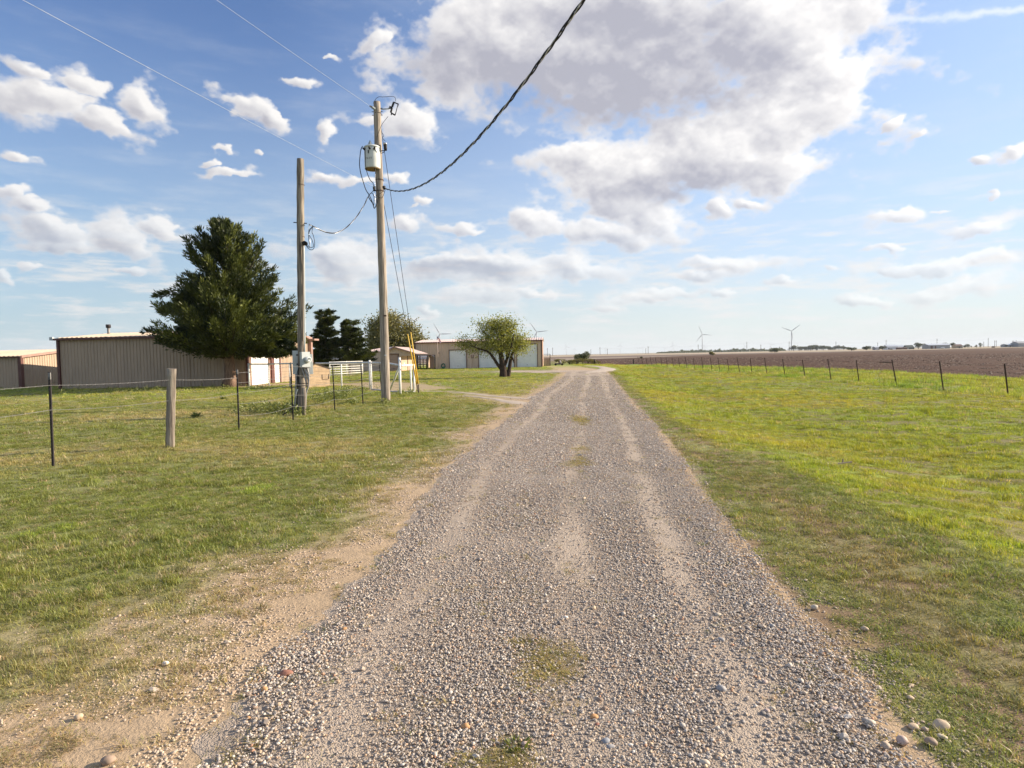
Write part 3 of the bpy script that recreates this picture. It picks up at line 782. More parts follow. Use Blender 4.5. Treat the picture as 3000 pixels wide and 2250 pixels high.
for nd in mg.nodes:        # each blade a little different from its neighbours, some dry
    if nd.bl_idname == 'ShaderNodeMix' and nd.inputs[6].default_value[0] == 1.0 and nd.inputs[7].default_value[0] == 1.0 and nd.blend_type == 'MIX':
        nd.inputs[6].default_value = (0.72, 0.82, 0.75, 1); nd.inputs[7].default_value = (1.45, 1.22, 1.5, 1)
tufts = [tuft(1, 26, 0.055, 0.02, 0.045, 0.0035, 1.3), tuft(2, 30, 0.06, 0.02, 0.05, 0.0035, 1.5), tuft(3, 22, 0.05, 0.03, 0.065, 0.0035, 1.2), tuft(4, 34, 0.07, 0.012, 0.035, 0.004, 1.6), tuft(5, 16, 0.035, 0.05, 0.085, 0.004, 1.1)]
TX, TY, TS, TT = [], [], [], []
rng = np.random.default_rng(23)
def extra_mid():
    xs, ys = [], []
    for c, ry, rx in MIDGRASS:
        k = int(ry * rx * 9000) + 30; xs.append(c.x + rng.uniform(-1.2, 1.2, k) * rx); ys.append(c.y + rng.uniform(-1.2, 1.2, k) * ry)
    return np.concatenate(xs), np.concatenate(ys)
for r0, r1, per, sc_, wd in ((0.9, 5, 700, 0.80, 1.0), (5, 9, 430, 0.95, 1.0), (9, 16, 170, 1.25, 1.5), (16, 30, 52, 1.9, 2.2), (30, 52, 13, 3.0, 3.4), (52, 96, 4.2, 4.4, 5.5)):
    wide = 68 if r0 < 15 else 56 if r0 < 29 else 48
    area = math.radians(2 * wide) / 2 * (r1 * r1 - r0 * r0)
    k = int(area * per); x, y = sample_polar(k, r0, r1, wide)
    if r0 < 2:
        ex, ey = extra_mid(); x = np.concatenate([x, ex]); y = np.concatenate([y, ey]); k = len(x)
    d, tn, _, lg = zones(x, y)
    inroad = (x > xl(y)) & (x < xr(y)) & (y < ROAD_END)
    mm = mid_mask(x, y) * inroad
    d = np.where(inroad, mm, d); tn = np.where((mm > 0.1)[:, None], np.array((0.38, 0.345, 0.110)), tn); lg = np.where(inroad, 0.6, lg)
    for line, w in ((RUT1, 0.3), (RUT2, 0.3), (DRIVE, 3.4), (TRK1, 1.2), (YARD, 1.5), (BARNF, 1.3)):
        d = d * ss(-0.1, 0.5, path_mask(x, y, line, w))
    # nothing grows under the ploughed soil
    d = np.where((x > 14) & (y > np.interp(x, NEAR_W[::-1, 0], NEAR_W[::-1, 1]) ), 0, d) if False else d
    keep = rng.random(k) < d
    x, y, tn, lg = x[keep], y[keep], tn[keep], lg[keep]; k = len(x)
    left_ = x < xl(np.clip(y, -6, ROAD_END)); dm = rng.random(k) < np.where(left_, 0.14, 0.07)
    tn = np.where(dm[:, None], mix3(tn, np.array((0.52, 0.43, 0.24)), np.full(k, 0.75)), tn)
    tn = tn * np.where(rng.random(k) < 0.2, 0.62, 1.0)[:, None]
    h = 0.84 * sc_ ** 0.55 * lg * rng.uniform(0.7, 1.25, k)
    w = sc_ * rng.uniform(0.85, 1.3, k)
    TX.append(x); TY.append(y); TS.append(np.stack([w, w, h], -1)); TT.append(tn * rng.uniform(0.70, 1.25, (k, 1)) * (1 + rng.uniform(-0.05, 0.05, (k, 3))))
x, y = np.concatenate(TX), np.concatenate(TY); S = np.concatenate(TS); T = np.concatenate(TT)
# leave the ploughed field bare
def in_field(x, y):
    # nearer than the field's near edge?
    d = np.arctan2(x, y); ea = np.arctan2(NEAR_W[:, 0], NEAR_W[:, 1]); er = np.hypot(NEAR_W[:, 0], NEAR_W[:, 1])
    o = np.argsort(ea); return (d > ea.min()) & (np.hypot(x, y) > np.interp(d, ea[o], er[o]) - 0.3)
ok = ~in_field(x, y); x, y, S, T = x[ok], y[ok], S[ok], T[ok]; k = len(x)
rot = np.stack([rng.uniform(-0.12, 0.12, k), rng.uniform(-0.12, 0.12, k), rng.uniform(0, 6.28, k)], -1)
scatter('grass', np.stack([x, y, hgt(x, y)], -1), rot, S, T, tufts, rng.choice(5, k, p=[0.26, 0.26, 0.2, 0.2, 0.08]), 'short green and straw coloured grass covering the lawns and verges', 'grass')
print('tufts', k)

# clods and straw on the ploughed soil
k0 = 60000; a = rng.uniform(0, 1, k0) ** 1.0
ang = np.radians(rng.uniform(8, 48, k0)); rr = 32 + 150 * rng.random(k0) ** 1.6
x, y = rr * np.sin(ang), rr * np.cos(ang)
ok = in_field(x, y) & (rng.random(k0) < 0.8); x, y, rr = x[ok], y[ok], rr[ok]; k = len(x)
s = rng.uniform(0.05, 0.15, k) * (0.5 + rr / 120.0)
straw = rng.random(k) < 0.42
tint = np.where(straw[:, None], np.array((0.40, 0.32, 0.23)), np.array((0.09, 0.052, 0.038))) * rng.uniform(0.75, 1.2, (k, 1))
scl = np.stack([s, s, s * np.where(straw, 0.45, 0.7)], -1)
rot = np.stack([rng.uniform(-0.3, 0.3, k), rng.uniform(-0.3, 0.3, k), rng.uniform(0, 6.28, k)], -1)
scatter('soil_clods', np.stack([x, y, hgt(x, y) + 0.04], -1), rot, scl, tint, [pebble(20 + i, M_PEB, 1, 'clod') for i in range(4)], rng.integers(0, 4, k), 'red brown clods and pale straw bits on the ploughed soil', 'clods')
print('clods', k)
# ------------------------------------------------------------------ materials for things
M_TAN = mat('tan_sheet_metal', (0.40, 0.30, 0.215), 0.55, 0, 0.05, 2.0, (1, 1, 0.3), spec=0.3)
M_TAN2 = mat('hazed_tan_sheet_metal', (0.56, 0.42, 0.315), 0.55, 0, 0.05, 2.0, (1, 1, 0.3), spec=0.3)  # lighter tan for the farther garages, distance haze put into the colour
M_ROOFTAN = mat('pale_roof_metal', (0.58, 0.46, 0.33), 0.45, 0, 0.05, 1.0, spec=0.35)
M_ROOFPINK = mat('pinkish_roof_metal', (0.66, 0.50, 0.44), 0.45, 0, 0.05, 1.0, spec=0.35)
M_TRIM = mat('red_brown_trim', (0.115, 0.045, 0.036), 0.5, 0, 0.1, 3.0)
M_TRIM2 = mat('rust_pink_trim', (0.33, 0.20, 0.16), 0.5, 0, 0.1, 3.0)
M_WHITED = mat('white_door_metal', (0.74, 0.73, 0.71), 0.5, 0, 0.03, 2.0)
M_DOORTAN = mat('rose_tan_door', (0.40, 0.27, 0.21), 0.5, 0, 0.05, 2.0)
M_WHITE = mat('white_pipe_paint', (0.80, 0.79, 0.76), 0.45, 0, 0.05, 8.0, color2=(0.70, 0.66, 0.58))
M_POST = mat('weathered_post_wood', (0.34, 0.295, 0.235), 0.9, 0, 0.2, 9.0, (2.6, 2.6, 0.14), color2=(0.11, 0.09, 0.075), bump=1.0, bscale=9, spec=0.1, detail=7)
M_POLE = mat('weathered_pole_wood', (0.43, 0.37, 0.305), 0.9, 0, 0.2, 9.0, (2.6, 2.6, 0.12), color2=(0.17, 0.14, 0.115), bump=1.0, bscale=9, spec=0.1, detail=7)
M_TPOST = mat('dark_tpost_steel', (0.030, 0.024, 0.024), 0.6, 0.2, 0.3, 9.0, spec=0.4)
M_RUST = mat('rusty_steel', (0.10, 0.055, 0.04), 0.8, 0.2, 0.3, 9.0, color2=(0.055, 0.035, 0.03))
M_WIRE = mat('galvanised_wire', (0.24, 0.23, 0.22), 0.6, 0.3, 0.1, 20.0)
M_BLACK = mat('black_cable', (0.007, 0.007, 0.009), 0.6, 0, 0.2, 10.0)
M_ALU = mat('bare_aluminium', (0.62, 0.62, 0.63), 0.35, 0.8, 0.1, 10.0)
M_GREYBOX = mat('grey_painted_steel', (0.43, 0.455, 0.45), 0.5, 0.1, 0.04, 4.0)
M_CAN = mat('transformer_paint', (0.60, 0.62, 0.60), 0.45, 0, 0.05, 3.0)
M_CANB = mat('rusty_can_base', (0.26, 0.17, 0.08), 0.9, 0, 0.3, 9.0)
M_PORC = mat('glazed_porcelain', (0.36, 0.40, 0.42), 0.2, 0, 0.05, 9.0)
M_YEL = mat('yellow_guard', (0.80, 0.50, 0.06), 0.5, 0, 0.06, 5.0)
M_GLASS = mat('meter_glass', (0.30, 0.34, 0.34), 0.08, 0, 0.05, 9.0, spec=0.8)
M_PLY = mat('tan_board', (0.42, 0.30, 0.185), 0.9, 0, 0.12, 3.0, bump=0.2)
M_DARKW = mat('dark_timber', (0.05, 0.035, 0.028), 0.9, 0, 0.2, 6.0)
M_BARK = mat('rough_bark', (0.085, 0.060, 0.046), 0.95, 0, 0.3, 7.0, (3, 3, 0.8), color2=(0.035, 0.025, 0.020), bump=0.9, bscale=12, spec=0.1)
M_CBARK = mat('cedar_bark', (0.30, 0.20, 0.145), 0.95, 0, 0.3, 6.0, (5, 5, 0.5), color2=(0.12, 0.08, 0.06), bump=0.8, bscale=12, spec=0.1)
M_TURB = mat('turbine_paint', (0.40, 0.41, 0.43), 0.5, 0, 0.02, 0.1)
M_POWER = mat('grey_line_pole', (0.15, 0.135, 0.13), 0.9, 0, 0.05, 1.0)
M_CHAIN = mat('dark_chain', (0.06, 0.05, 0.045), 0.7, 0.5, 0.2, 9.0)

def wall_ribs(m, p0, dx, nrm, u0, u1, zb, zt, rib, depth=0.028):
    """a ribbed sheet standing on a line: zb and zt give its foot and head at any distance u"""
    us = []
    k = int(math.floor(u0 / rib)) - 1
    pr = []
    while True:
        c = k * rib + rib / 2
        for q, h in ((-0.40, 0), (-0.17, 0), (-0.09, 1), (0.09, 1), (0.17, 0)):
            pr.append((c + q * rib, h * depth))
        k += 1
        if c > u1: break
    pr = [q for q in pr if u0 < q[0] < u1]
    pr = [(u0, 0)] + pr + [(u1, 0)]
    n0 = len(m.v); p0 = Vector(p0); dx = Vector(dx); nrm = Vector(nrm)
    for u, h in pr:
        q = p0 + dx * u + nrm * h
        m.v.append((q.x, q.y, zb(u))); m.v.append((q.x, q.y, zt(u)))
    for i in range(len(pr) - 1):
        a = n0 + 2 * i; m.f.append((a, a + 2, a + 3, a + 1))
    # thin back so that the sheet has thickness
    n1 = len(m.v)
    for u in (u0, u1):
        q = p0 + dx * u - nrm * 0.012
        m.v.append((q.x, q.y, zb(u))); m.v.append((q.x, q.y, zt(u)))
    m.f.append((n1, n1 + 1, n1 + 3, n1 + 2))

def wall(parent, p0, p1, nrm, zt, m, opens=(), pw=0.92, rib=0.21, zb=0.0, name='wall_panel'):
    """sheets side by side along p0-p1, leaving the openings (u0, u1, z0, z1) free"""
    p0, p1 = Vector(p0), Vector(p1); L = (p1 - p0).length; dx = (p1 - p0) / L
    f = zt if callable(zt) else (lambda u: zt)
    cuts = {0.0, L}
    k = 1
    while k * pw < L - 0.1: cuts.add(k * pw); k += 1
    for o in opens: cuts.add(o[0]); cuts.add(o[1])
    cuts = sorted(cuts)
    for a, b in zip(cuts[:-1], cuts[1:]):
        if b - a < 0.02: continue
        mid = (a + b) / 2; spans = [(zb, None)]
        for o in opens:
            if o[0] <= mid <= o[1]:
                spans = []
                if o[2] > zb + 0.02: spans.append((zb, o[2]))
                spans.append((o[3], None))
        for z0, z1 in spans:
            if z1 is None and f(mid) - z0 < 0.03: continue
            q = MB(); wall_ribs(q, p0, dx, nrm, a + 0.002, b - 0.002, lambda u: z0, (lambda u: f(u)) if z1 is None else (lambda u: z1), rib)
            q.build(name, m, parent)

def roof(parent, e0, e1, r0, r1, m, pw=0.92, rib=0.30, name='roof_panel'):
    """ribbed roof sheets between an eave line and a ridge line"""
    e0, e1, r0, r1 = map(Vector, (e0, e1, r0, r1)); L = (e1 - e0).length; n = max(1, round(L / pw))
    up = (e1 - e0).cross(r0 - e0).normalized()
    if up.z < 0: up = -up
    for i in range(n):
        q = MB(); a, b = i / n, (i + 1) / n; w = (b - a) * L; k = max(1, round(w / rib)); pr = []
        for j in range(k):
            c = (j + 0.5) / k
            pr += [(c - 0.30 / k, 0), (c - 0.16 / k, 0.028), (c + 0.16 / k, 0.028), (c + 0.30 / k, 0)]
        pr = [(0.0, 0)] + pr + [(1.0, 0)]
        for side in (0, 1):
            for t, h in pr:
                f = a + (b - a) * t
                p = (e0.lerp(e1, f) if side == 0 else r0.lerp(r1, f)) + up * h
                q.v.append(tuple(p))
        k = len(pr)
        for j in range(k - 1): q.f.append((j, j + 1, k + j + 1, k + j))
        n0 = len(q.v)
        q.v += [tuple(e0.lerp(e1, a) - up * 0.015), tuple(e0.lerp(e1, b) - up * 0.015), tuple(r0.lerp(r1, b) - up * 0.015), tuple(r0.lerp(r1, a) - up * 0.015)]
        q.f.append((n0 + 3, n0 + 2, n0 + 1, n0))
        q.build(name, m, parent)

def roll_door(parent, p0, dx, nrm, u0, u1, h, m, frame, slat=0.13, fw=0.07, name='door'):
    """a door of horizontal ribs with its frame"""
    p0, dx, nrm = Vector(p0), Vector(dx), Vector(nrm)
    q = MB(); n = int(h / slat); pr = []
    for i in range(n):
        z = i * h / n; s = h / n
        pr += [(z, 0.0), (z + s * 0.80, 0.0), (z + s * 0.86, -0.022), (z + s * 0.97, -0.022)]
    pr.append((h, 0.0))
    for u in (u0, u1):
        for z, d in pr:
            p = p0 + dx * u + nrm * (d - 0.05); q.v.append((p.x, p.y, z + 0.02))
    k = len(pr)
    for i in range(k - 1): q.f.append((i, k + i, k + i + 1, i + 1))
    n0 = len(q.v)
    for u in (u0, u1):
        for z in (0.02, h + 0.02):
            p = p0 + dx * u - nrm * 0.10; q.v.append((p.x, p.y, z))
    q.f.append((n0, n0 + 1, n0 + 3, n0 + 2))
    d = q.build(name, m, parent)
    rz = math.atan2(dx.y, dx.x)
    f = MB()
    for u in (u0 - fw / 2, u1 + fw / 2):
        p = p0 + dx * u; f.box((p.x, p.y, (h + fw) / 2), (fw, 0.11, h + fw), rz)
    p = p0 + dx * (u0 + u1) / 2; f.box((p.x, p.y, h + fw / 2 + 0.001), (u1 - u0, 0.112, fw), rz)
    f.build('door_frame', frame, parent)
    hb = MB(); p = p0 + dx * ((u0 + u1) / 2) - nrm * 0.02; hb.box((p.x, p.y, 0.32), (0.16, 0.03, 0.03), rz); hb.build('handle', M_TPOST, d)
    return d

# ------------------------------------------------------------------ the long barn beside the cedar
def building(name, loc, rz, label, cat, group=None):
    return empty(name, loc, label, cat, group, rz)
RZ = R(-4)
EX = Vector((1, 0, 0)); EY = Vector((0, 1, 0)); NF = Vector((0, -1, 0)); NR = Vector((1, 0, 0)); NL = Vector((-1, 0, 0))
W, D, H, RH = 11.85, 9.5, 3.12, 3.55
c4, s4 = math.cos(RZ), math.sin(RZ)
bar = building('barn', (-15.9 - W * c4, 38.0 - W * s4, 0), RZ, 'long tan ribbed metal barn partly hidden behind the big cedar tree', 'barn')
wall(bar, (0, 0, 0), (W, 0, 0), NF, H, M_TAN)
gab = lambda u: H + (RH - H) * (1 - abs(u - D / 2) / (D / 2))
wall(bar, (W, 0, 0), (W, D, 0), NR, gab, M_TAN, [(0.42, 2.9, 0, 2.42), (3.52, 4.55, 0, 2.15)])
wall(bar, (0, D, 0), (0, 0, 0), NL, gab, M_TAN)
wall(bar, (W, D, 0), (0, D, 0), EY, H, M_TAN)
roof(bar, (-0.12, -0.15, H), (W + 0.12, -0.15, H), (-0.12, D / 2, RH + 0.04), (W + 0.12, D / 2, RH + 0.04), M_ROOFTAN)
roof(bar, (W + 0.12, D + 0.15, H), (-0.12, D + 0.15, H), (W + 0.12, D / 2, RH + 0.04), (-0.12, D / 2, RH + 0.04), M_ROOFTAN)
roll_door(bar, (W, 0, 0), EY, NR, 0.42, 2.9, 2.42, M_WHITED, M_TRIM2)
roll_door(bar, (W, 0, 0), EY, NR, 3.52, 4.55, 2.15, M_WHITED, M_TRIM2)
MB().box((-0.03, -0.05, H / 2 - 0.05), (0.14, 0.14, H - 0.1)).build('corner_trim', M_TRIM, bar)
MB().box((W + 0.05, -0.05, H / 2 - 0.05), (0.16, 0.16, H - 0.1)).build('corner_trim', M_TRIM, bar)
MB().box((W + 0.06, 3.22, 1.35), (0.14, 0.42, 2.7)).build('door_post', M_TRIM, bar)
MB().box((W + 0.12, D + 0.05, 1.5), (0.3, 0.3, 2.9)).build('corner_trim', M_TRIM2, bar)
MB().box((W / 2, -0.17, H - 0.08), (W + 0.4, 0.10, 0.12)).build('gutter', M_TRIM, bar)
MB().box((-0.32, -0.17, H - 0.03), (0.20, 0.16, 0.20)).build('gutter_end', M_GREYBOX, bar)
for y0, z0, y1, z1 in ((-0.2, H, D / 2, RH), (D / 2, RH, D + 0.35, H)):
    MB().span((W + 0.16, y0, z0 - 0.02), (W + 0.16, y1, z1 - 0.02), 0.09, 0.16).build('fascia', M_TRIM2, bar)
MB().box((W + 0.25, D + 0.2, H - 0.12), (0.7, 0.9, 0.13)).build('fascia', M_TRIM2, bar)
fl = MB().tube([(0.45, D / 2 - 1.0, RH - 0.3), (0.45, D / 2 - 1.0, RH + 0.38)], 0.085, 12).build('flue', M_WIRE, bar, smooth=True)
MB().tube([(0.45, D / 2 - 1.0, RH + 0.36), (0.45, D / 2 - 1.0, RH + 0.58)], 0.15, 12).build('flue_cap', M_TPOST, fl, smooth=True)

# ------------------------------------------------------------------ low shed beyond the barn
c0 = Vector((-32.6, 42.0, 0)); SW, SD_ = 14.0, 9.0
shd = building('shed', (c0.x - SW * c4, c0.y - SW * s4, 0), RZ, 'low tan metal shed with a pale roof beyond the end of the long barn', 'shed')
SH = 2.1
wall(shd, (0, 0, 0), (SW, 0, 0), NF, SH, M_TAN)
rk = lambda u: SH + 0.105 * (u if u < SD_ / 2 else SD_ - u)
wall(shd, (SW, 0, 0), (SW, SD_, 0), NR, rk, M_TAN)
wall(shd, (0, SD_, 0), (0, 0, 0), NL, rk, M_TAN); wall(shd, (SW, SD_, 0), (0, SD_, 0), EY, SH, M_TAN)
rr_ = SH + 0.105 * SD_ / 2
roof(shd, (-0.1, -0.15, SH + 0.02), (SW + 0.1, -0.15, SH + 0.02), (-0.1, SD_ / 2, rr_ + 0.05), (SW + 0.1, SD_ / 2, rr_ + 0.05), M_ROOFTAN)
roof(shd, (SW + 0.1, SD_ + 0.15, SH + 0.02), (-0.1, SD_ + 0.15, SH + 0.02), (SW + 0.1, SD_ / 2, rr_ + 0.05), (-0.1, SD_ / 2, rr_ + 0.05), M_ROOFTAN)
MB().box((SW + 0.05, -0.06, SH / 2), (0.22, 0.22, SH)).build('corner_post', M_TRIM, shd)
MB().box((SW / 2, -0.15, SH - 0.05), (SW, 0.08, 0.07)).build('fascia', M_TRIM, shd)
MB().span((SW + 0.14, -0.1, SH - 0.02), (SW + 0.14, SD_ / 2, rr_), 0.08, 0.15).build('fascia', M_TRIM2, shd)

# ------------------------------------------------------------------ small garage with a lean-to
# local x runs along the lit gable front (away from the camera's left), so the long shaded wall faces the camera
g0 = G(1140, 1087); g0.z = 0
gar = building('small_garage', (-14.2, 72.0, 0), RZ, 'small tan garage with a low gable roof and open lean-to behind the tall utility pole', 'garage')
def loc(o, px, py, Y):
    p = A(px, py, Y) - o.location; p.rotate(Euler((0, 0, -o.rotation_euler.z))); return p
GW, GDp = 3.05, 9.0
ga = gar
x0 = loc(ga, 1138, 1085, 72.2).x; x1 = loc(ga, 1177, 1085, 72.2).x; x2 = loc(ga, 1217, 1085, 72.2).x; xm = loc(ga, 1159, 1085, 72.2).x; xl_ = loc(ga, 1030, 1085, 76).x
zr, ze, zl = 2.72, 2.25, 1.95
top = lambda u: (ze + (zr - ze) * u / (xm - x0)) if u + x0 < xm else (zr - (zr - zl) * (u + x0 - xm) / (x2 - xm))
dx0, dx1 = loc(ga, 1141, 1085, 72.2).x - x0, loc(ga, 1172, 1085, 72.2).x - x0
wall(ga, (x0, 0, 0), (x2, 0, 0), NF, top, M_TAN2, [(dx0, dx1, 0, 1.98), (x1 - x0, x2 - x0, 0, 1.72)], rib=0.3)
wall(ga, (x1, 0.03, 0), (x1, 7, 0), NR, 2.2, M_TAN2, rib=0.3)
wall(ga, (xl_, 3.2, 0), (x0, 0, 0), Vector((-0.6, -0.8, 0)), ze, M_TAN2, rib=0.3)
roll_door(ga, (x0, 0, 0), EX, NF, dx0 + 0.05, dx1 - 0.12, 1.92, M_DOORTAN, M_TRIM, 0.2)
roof(ga, (xl_ + 1.2, 2.4, ze + 0.02), (x0 - 0.1, -0.2, ze + 0.02), (xl_ + 3.0, 6.5, zr + 0.05), (xm, -0.2, zr + 0.05), M_ROOFPINK)
roof(ga, (x2 + 0.15, -0.2, zl), (x2 + 0.15, 7, zl), (xm, -0.2, zr + 0.05), (xm, 7, zr + 0.05), M_ROOFPINK)
for a_, b_ in (((x0 - 0.1, -0.25, ze), (xm, -0.25, zr + 0.03)), ((xm, -0.25, zr + 0.03), (x2 + 0.2, -0.25, zl))):
    MB().span(a_, b_, 0.07, 0.13).build('fascia', M_TRIM2, ga)
MB().box((x2 - 0.06, 0.02, 0.88), (0.09, 0.09, 1.76)).build('lean_to_post', M_TRIM, ga)
MB().box((x1 + 0.72, 0.3, 0.86), (0.07, 0.07, 1.7)).build('lean_to_post', M_DARKW, ga)

# ------------------------------------------------------------------ long garage with white doors
GX0 = loc(building('long_garage', (3.85 - 16.2 * c4, 80.0 - 16.2 * s4, 0), RZ, 'long tan metal garage with three white roller doors behind the small tree', 'garage'), 1500, 1042, 80).x
lg = bpy.data.objects['long_garage']; LW = 16.2
def ux(px):
    # distance along the front at which a line of sight meets it
    d = ray(px, 1075); o = lg.location; n = Vector((s4 * -1, c4, 0)); n = Vector((-math.sin(RZ), math.cos(RZ), 0))
    k = (o - Vector((0, 0, CAMZ))).dot(n) / d.dot(n); p = Vector((0, 0, CAMZ)) + d * k - o; p.rotate(Euler((0, 0, -RZ))); return p.x
LH, LR, LD = 3.42, 3.78, 9.0
U = {k: ux(k) for k in (1222, 1275, 1316, 1368, 1402, 1508, 1512, 1576)}
wall(lg, (0, 0, 0), (LW, 0, 0), NF, LH, M_TAN2, [(U[1222] + 0.06, U[1275], 0, 1.72), (U[1316], U[1368], 0, 2.42), (U[1402], U[1508], 0, 2.42), (U[1512] + 0.08, U[1576], 0, 2.98)], rib=0.3)
lgab = lambda u: LH + (LR - LH) * (1 - abs(u - LD / 2) / (LD / 2))
wall(lg, (LW, 0, 0), (LW, LD, 0), NR, lgab, mat('sunlit_tan_sheet_metal', (0.50, 0.33, 0.24), 0.55, 0, 0.05, 2.0), rib=0.3)  # pinker tan: the sunlight on this end wall is put into its colour
wall(lg, (0, LD, 0), (0, 0, 0), NL, lgab, M_TAN2, [(0.8, LD - 0.3, 0, 1.72)], rib=0.3)
wall(lg, (U[1275] + 0.3, LD, 0), (U[1275] + 0.3, 0.03, 0), NL, 2.3, M_TAN2, rib=0.3)
wall(lg, (LW, LD, 0), (U[1275] + 0.3, LD, 0), EY, LH, M_TAN2, rib=0.3)
wall(lg, (U[1275] + 0.3, LD, 0), (0, LD, 0), EY, LH, M_TAN2, [(0.3, U[1275], 0, 1.72)], rib=0.3)
roof(lg, (-0.12, -0.2, LH), (LW + 0.12, -0.2, LH), (-0.12, LD / 2, LR + 0.05), (LW + 0.12, LD / 2, LR + 0.05), M_ROOFPINK)
roof(lg, (LW + 0.12, LD + 0.2, LH), (-0.12, LD + 0.2, LH), (LW + 0.12, LD / 2, LR + 0.05), (-0.12, LD / 2, LR + 0.05), M_ROOFPINK)
for a_, b_, h_ in ((1316, 1368, 2.40), (1402, 1508, 2.40)):
    roll_door(lg, (0, 0, 0), EX, NF, U[a_] + 0.07, U[b_] - 0.07, h_ - 0.07, M_WHITED, M_TRIM, 0.28)
roll_door(lg, (0, 0, 0), EX, NF, U[1512] + 0.15, U[1576] - 0.07, 2.90, M_WHITED, M_TRIM, 0.28)
MB().box((LW / 2, -0.2, LH - 0.07), (LW + 0.3, 0.08, 0.12)).build('gutter', M_TRIM, lg)
for x in (-0.02, LW + 0.02): MB().box((x, -0.05, LH / 2), (0.13, 0.13, LH - 0.1)).build('corner_trim', M_TRIM, lg)
for px in (1224, 1231, 1253, 1259, 1275):
    MB().box((ux(px), 0.02 if px != 1259 else 3.5, 0.86), (0.11, 0.11, 1.72)).build('bay_post', M_DARKW, lg)
MB().box((ux(1262) + 0.1, 0.55, 0.86), (0.50, 0.05, 1.64)).build('door_leaf', M_DOORTAN, lg)
MB().box((ux(1249), -0.03, 1.76), (ux(1276) - ux(1222), 0.07, 0.09)).build('lintel', M_TRIM, lg)
q = MB().box((ux(1385), -0.07, 1.32), (0.26, 0.06, 0.05)); [q.box((ux(1385) + s * 0.11, -0.07, 1.52), (0.05, 0.06, 0.36)) for s in (-1, 1)]
q.build('wall_bracket', M_TRIM, lg)
MB().box((ux(1287), -0.10, 2.02), (0.14, 0.14, 0.09)).build('wall_lamp', M_TPOST, lg)
# hose coil by the bay
hp = Vector((ux(1300), -0.32, 0.33)); hose = lg.matrix_basis @ hp
hz_ = empty('hose_reel', (hose.x, hose.y, 0), 'coiled green garden hose standing against the front wall of the long garage', 'hose', rz=RZ)
q = MB()
for i, r_ in enumerate((0.27, 0.24, 0.21, 0.18)):
    q.tube([(math.cos(a_ * 0.2618) * r_, 0.03 * (i % 2), 0.36 + math.sin(a_ * 0.2618) * r_ * 1.2) for a_ in range(25)], 0.022, 6, cap=False)
q.build('hose', mat('green_hose', (0.02, 0.13, 0.09), 0.4, 0, 0.1, 9.0), hz_, smooth=True)
MB().box((0, 0.05, 0.14), (0.30, 0.10, 0.26)).build('stand', mat('green_stand', (0.03, 0.12, 0.09), 0.6), hz_)
# flag
fp = A(1285, 1079, 79.3); fp.z = 0
flag = empty('flagpole', fp, 'small stars and stripes flag drooping from a thin pole before the long garage', 'flagpole')
tp = A(1279.5, 978.5, 79.0) - fp
MB().tube([(0, 0, 0), (tp.x * 0.5, 0, tp.z * 0.5), (tp.x, tp.y, tp.z)], [0.028, 0.024, 0.016], 8).build('pole', mat('pinkish_pole', (0.55, 0.42, 0.38), 0.5), flag, smooth=True)
fm = bpy.data.materials.new('flag_cloth'); fm.use_nodes = True
b = NB(fm.node_tree); pb = fm.node_tree.nodes['Principled BSDF']; at = b.node('ShaderNodeAttribute', attribute_name='tint'); b.l.new(at.outputs['Color'], pb.inputs['Base Color']); pb.inputs['Roughness'].default_value = 0.9
V = []; Fc = []; T_ = []
nu, nv = 20, 26
for j in range(nv + 1):
    for i in range(nu + 1):
        u, v = i / nu, j / nv
        V.append((tp.x + 0.03 + 0.50 * u * (1 - 0.15 * v), tp.y + 0.06 * math.sin(u * 11 + v * 2), tp.z - 0.30 - 0.36 * v - 0.62 * u * u - 0.10 * u))
for j in range(nv):
    for i in range(nu):
        n0 = len(T_)
        canton = i < 8 and j < 14
        stripe = (0.42, 0.03, 0.04) if (j // 2) % 2 == 0 else (0.78, 0.76, 0.74)
        star = canton and (i % 2 == 1) and (j % 3 == 1)
        colr = (0.75, 0.75, 0.78) if star else ((0.035, 0.045, 0.14) if canton else stripe)
        a = j * (nu + 1) + i; Fc.append((a, a + 1, a + nu + 2, a + nu + 1)); T_.append(colr)
V = np.array(V); Fc = np.array(Fc); VV = V[Fc.ravel()]; np_obj('flag_cloth', VV, np.arange(len(VV)).reshape(-1, 4), fm, flag, tint=np.repeat(np.array(T_), 4, 0))

# ------------------------------------------------------------------ fences
def line_pts(a, b, n): return [Vector(a).lerp(Vector(b), i / (n - 1)) for i in range(n)]
def sagwire(a, b, sag=0.02, n=5):
    a, b = Vector(a), Vector(b)
    return [a.lerp(b, i / (n - 1)) - Vector((0, 0, sag * 4 * (i / (n - 1)) * (1 - i / (n - 1)))) for i in range(n)]
def tpost_mesh(h, m, w=0.034, name='post'):
    """a steel T post: flange, web, studs and pale tip"""
    q = MB().box((0, 0, h / 2 - 0.15), (w, 0.007, h + 0.3)).box((0, 0.016, h / 2 - 0.15), (0.007, w * 0.9, h + 0.3))
    z = 0.12
    while z < h - 0.05: q.box((0, -0.006, z), (0.012, 0.008, 0.022)); z += 0.055
    return q.mesh(name, m)
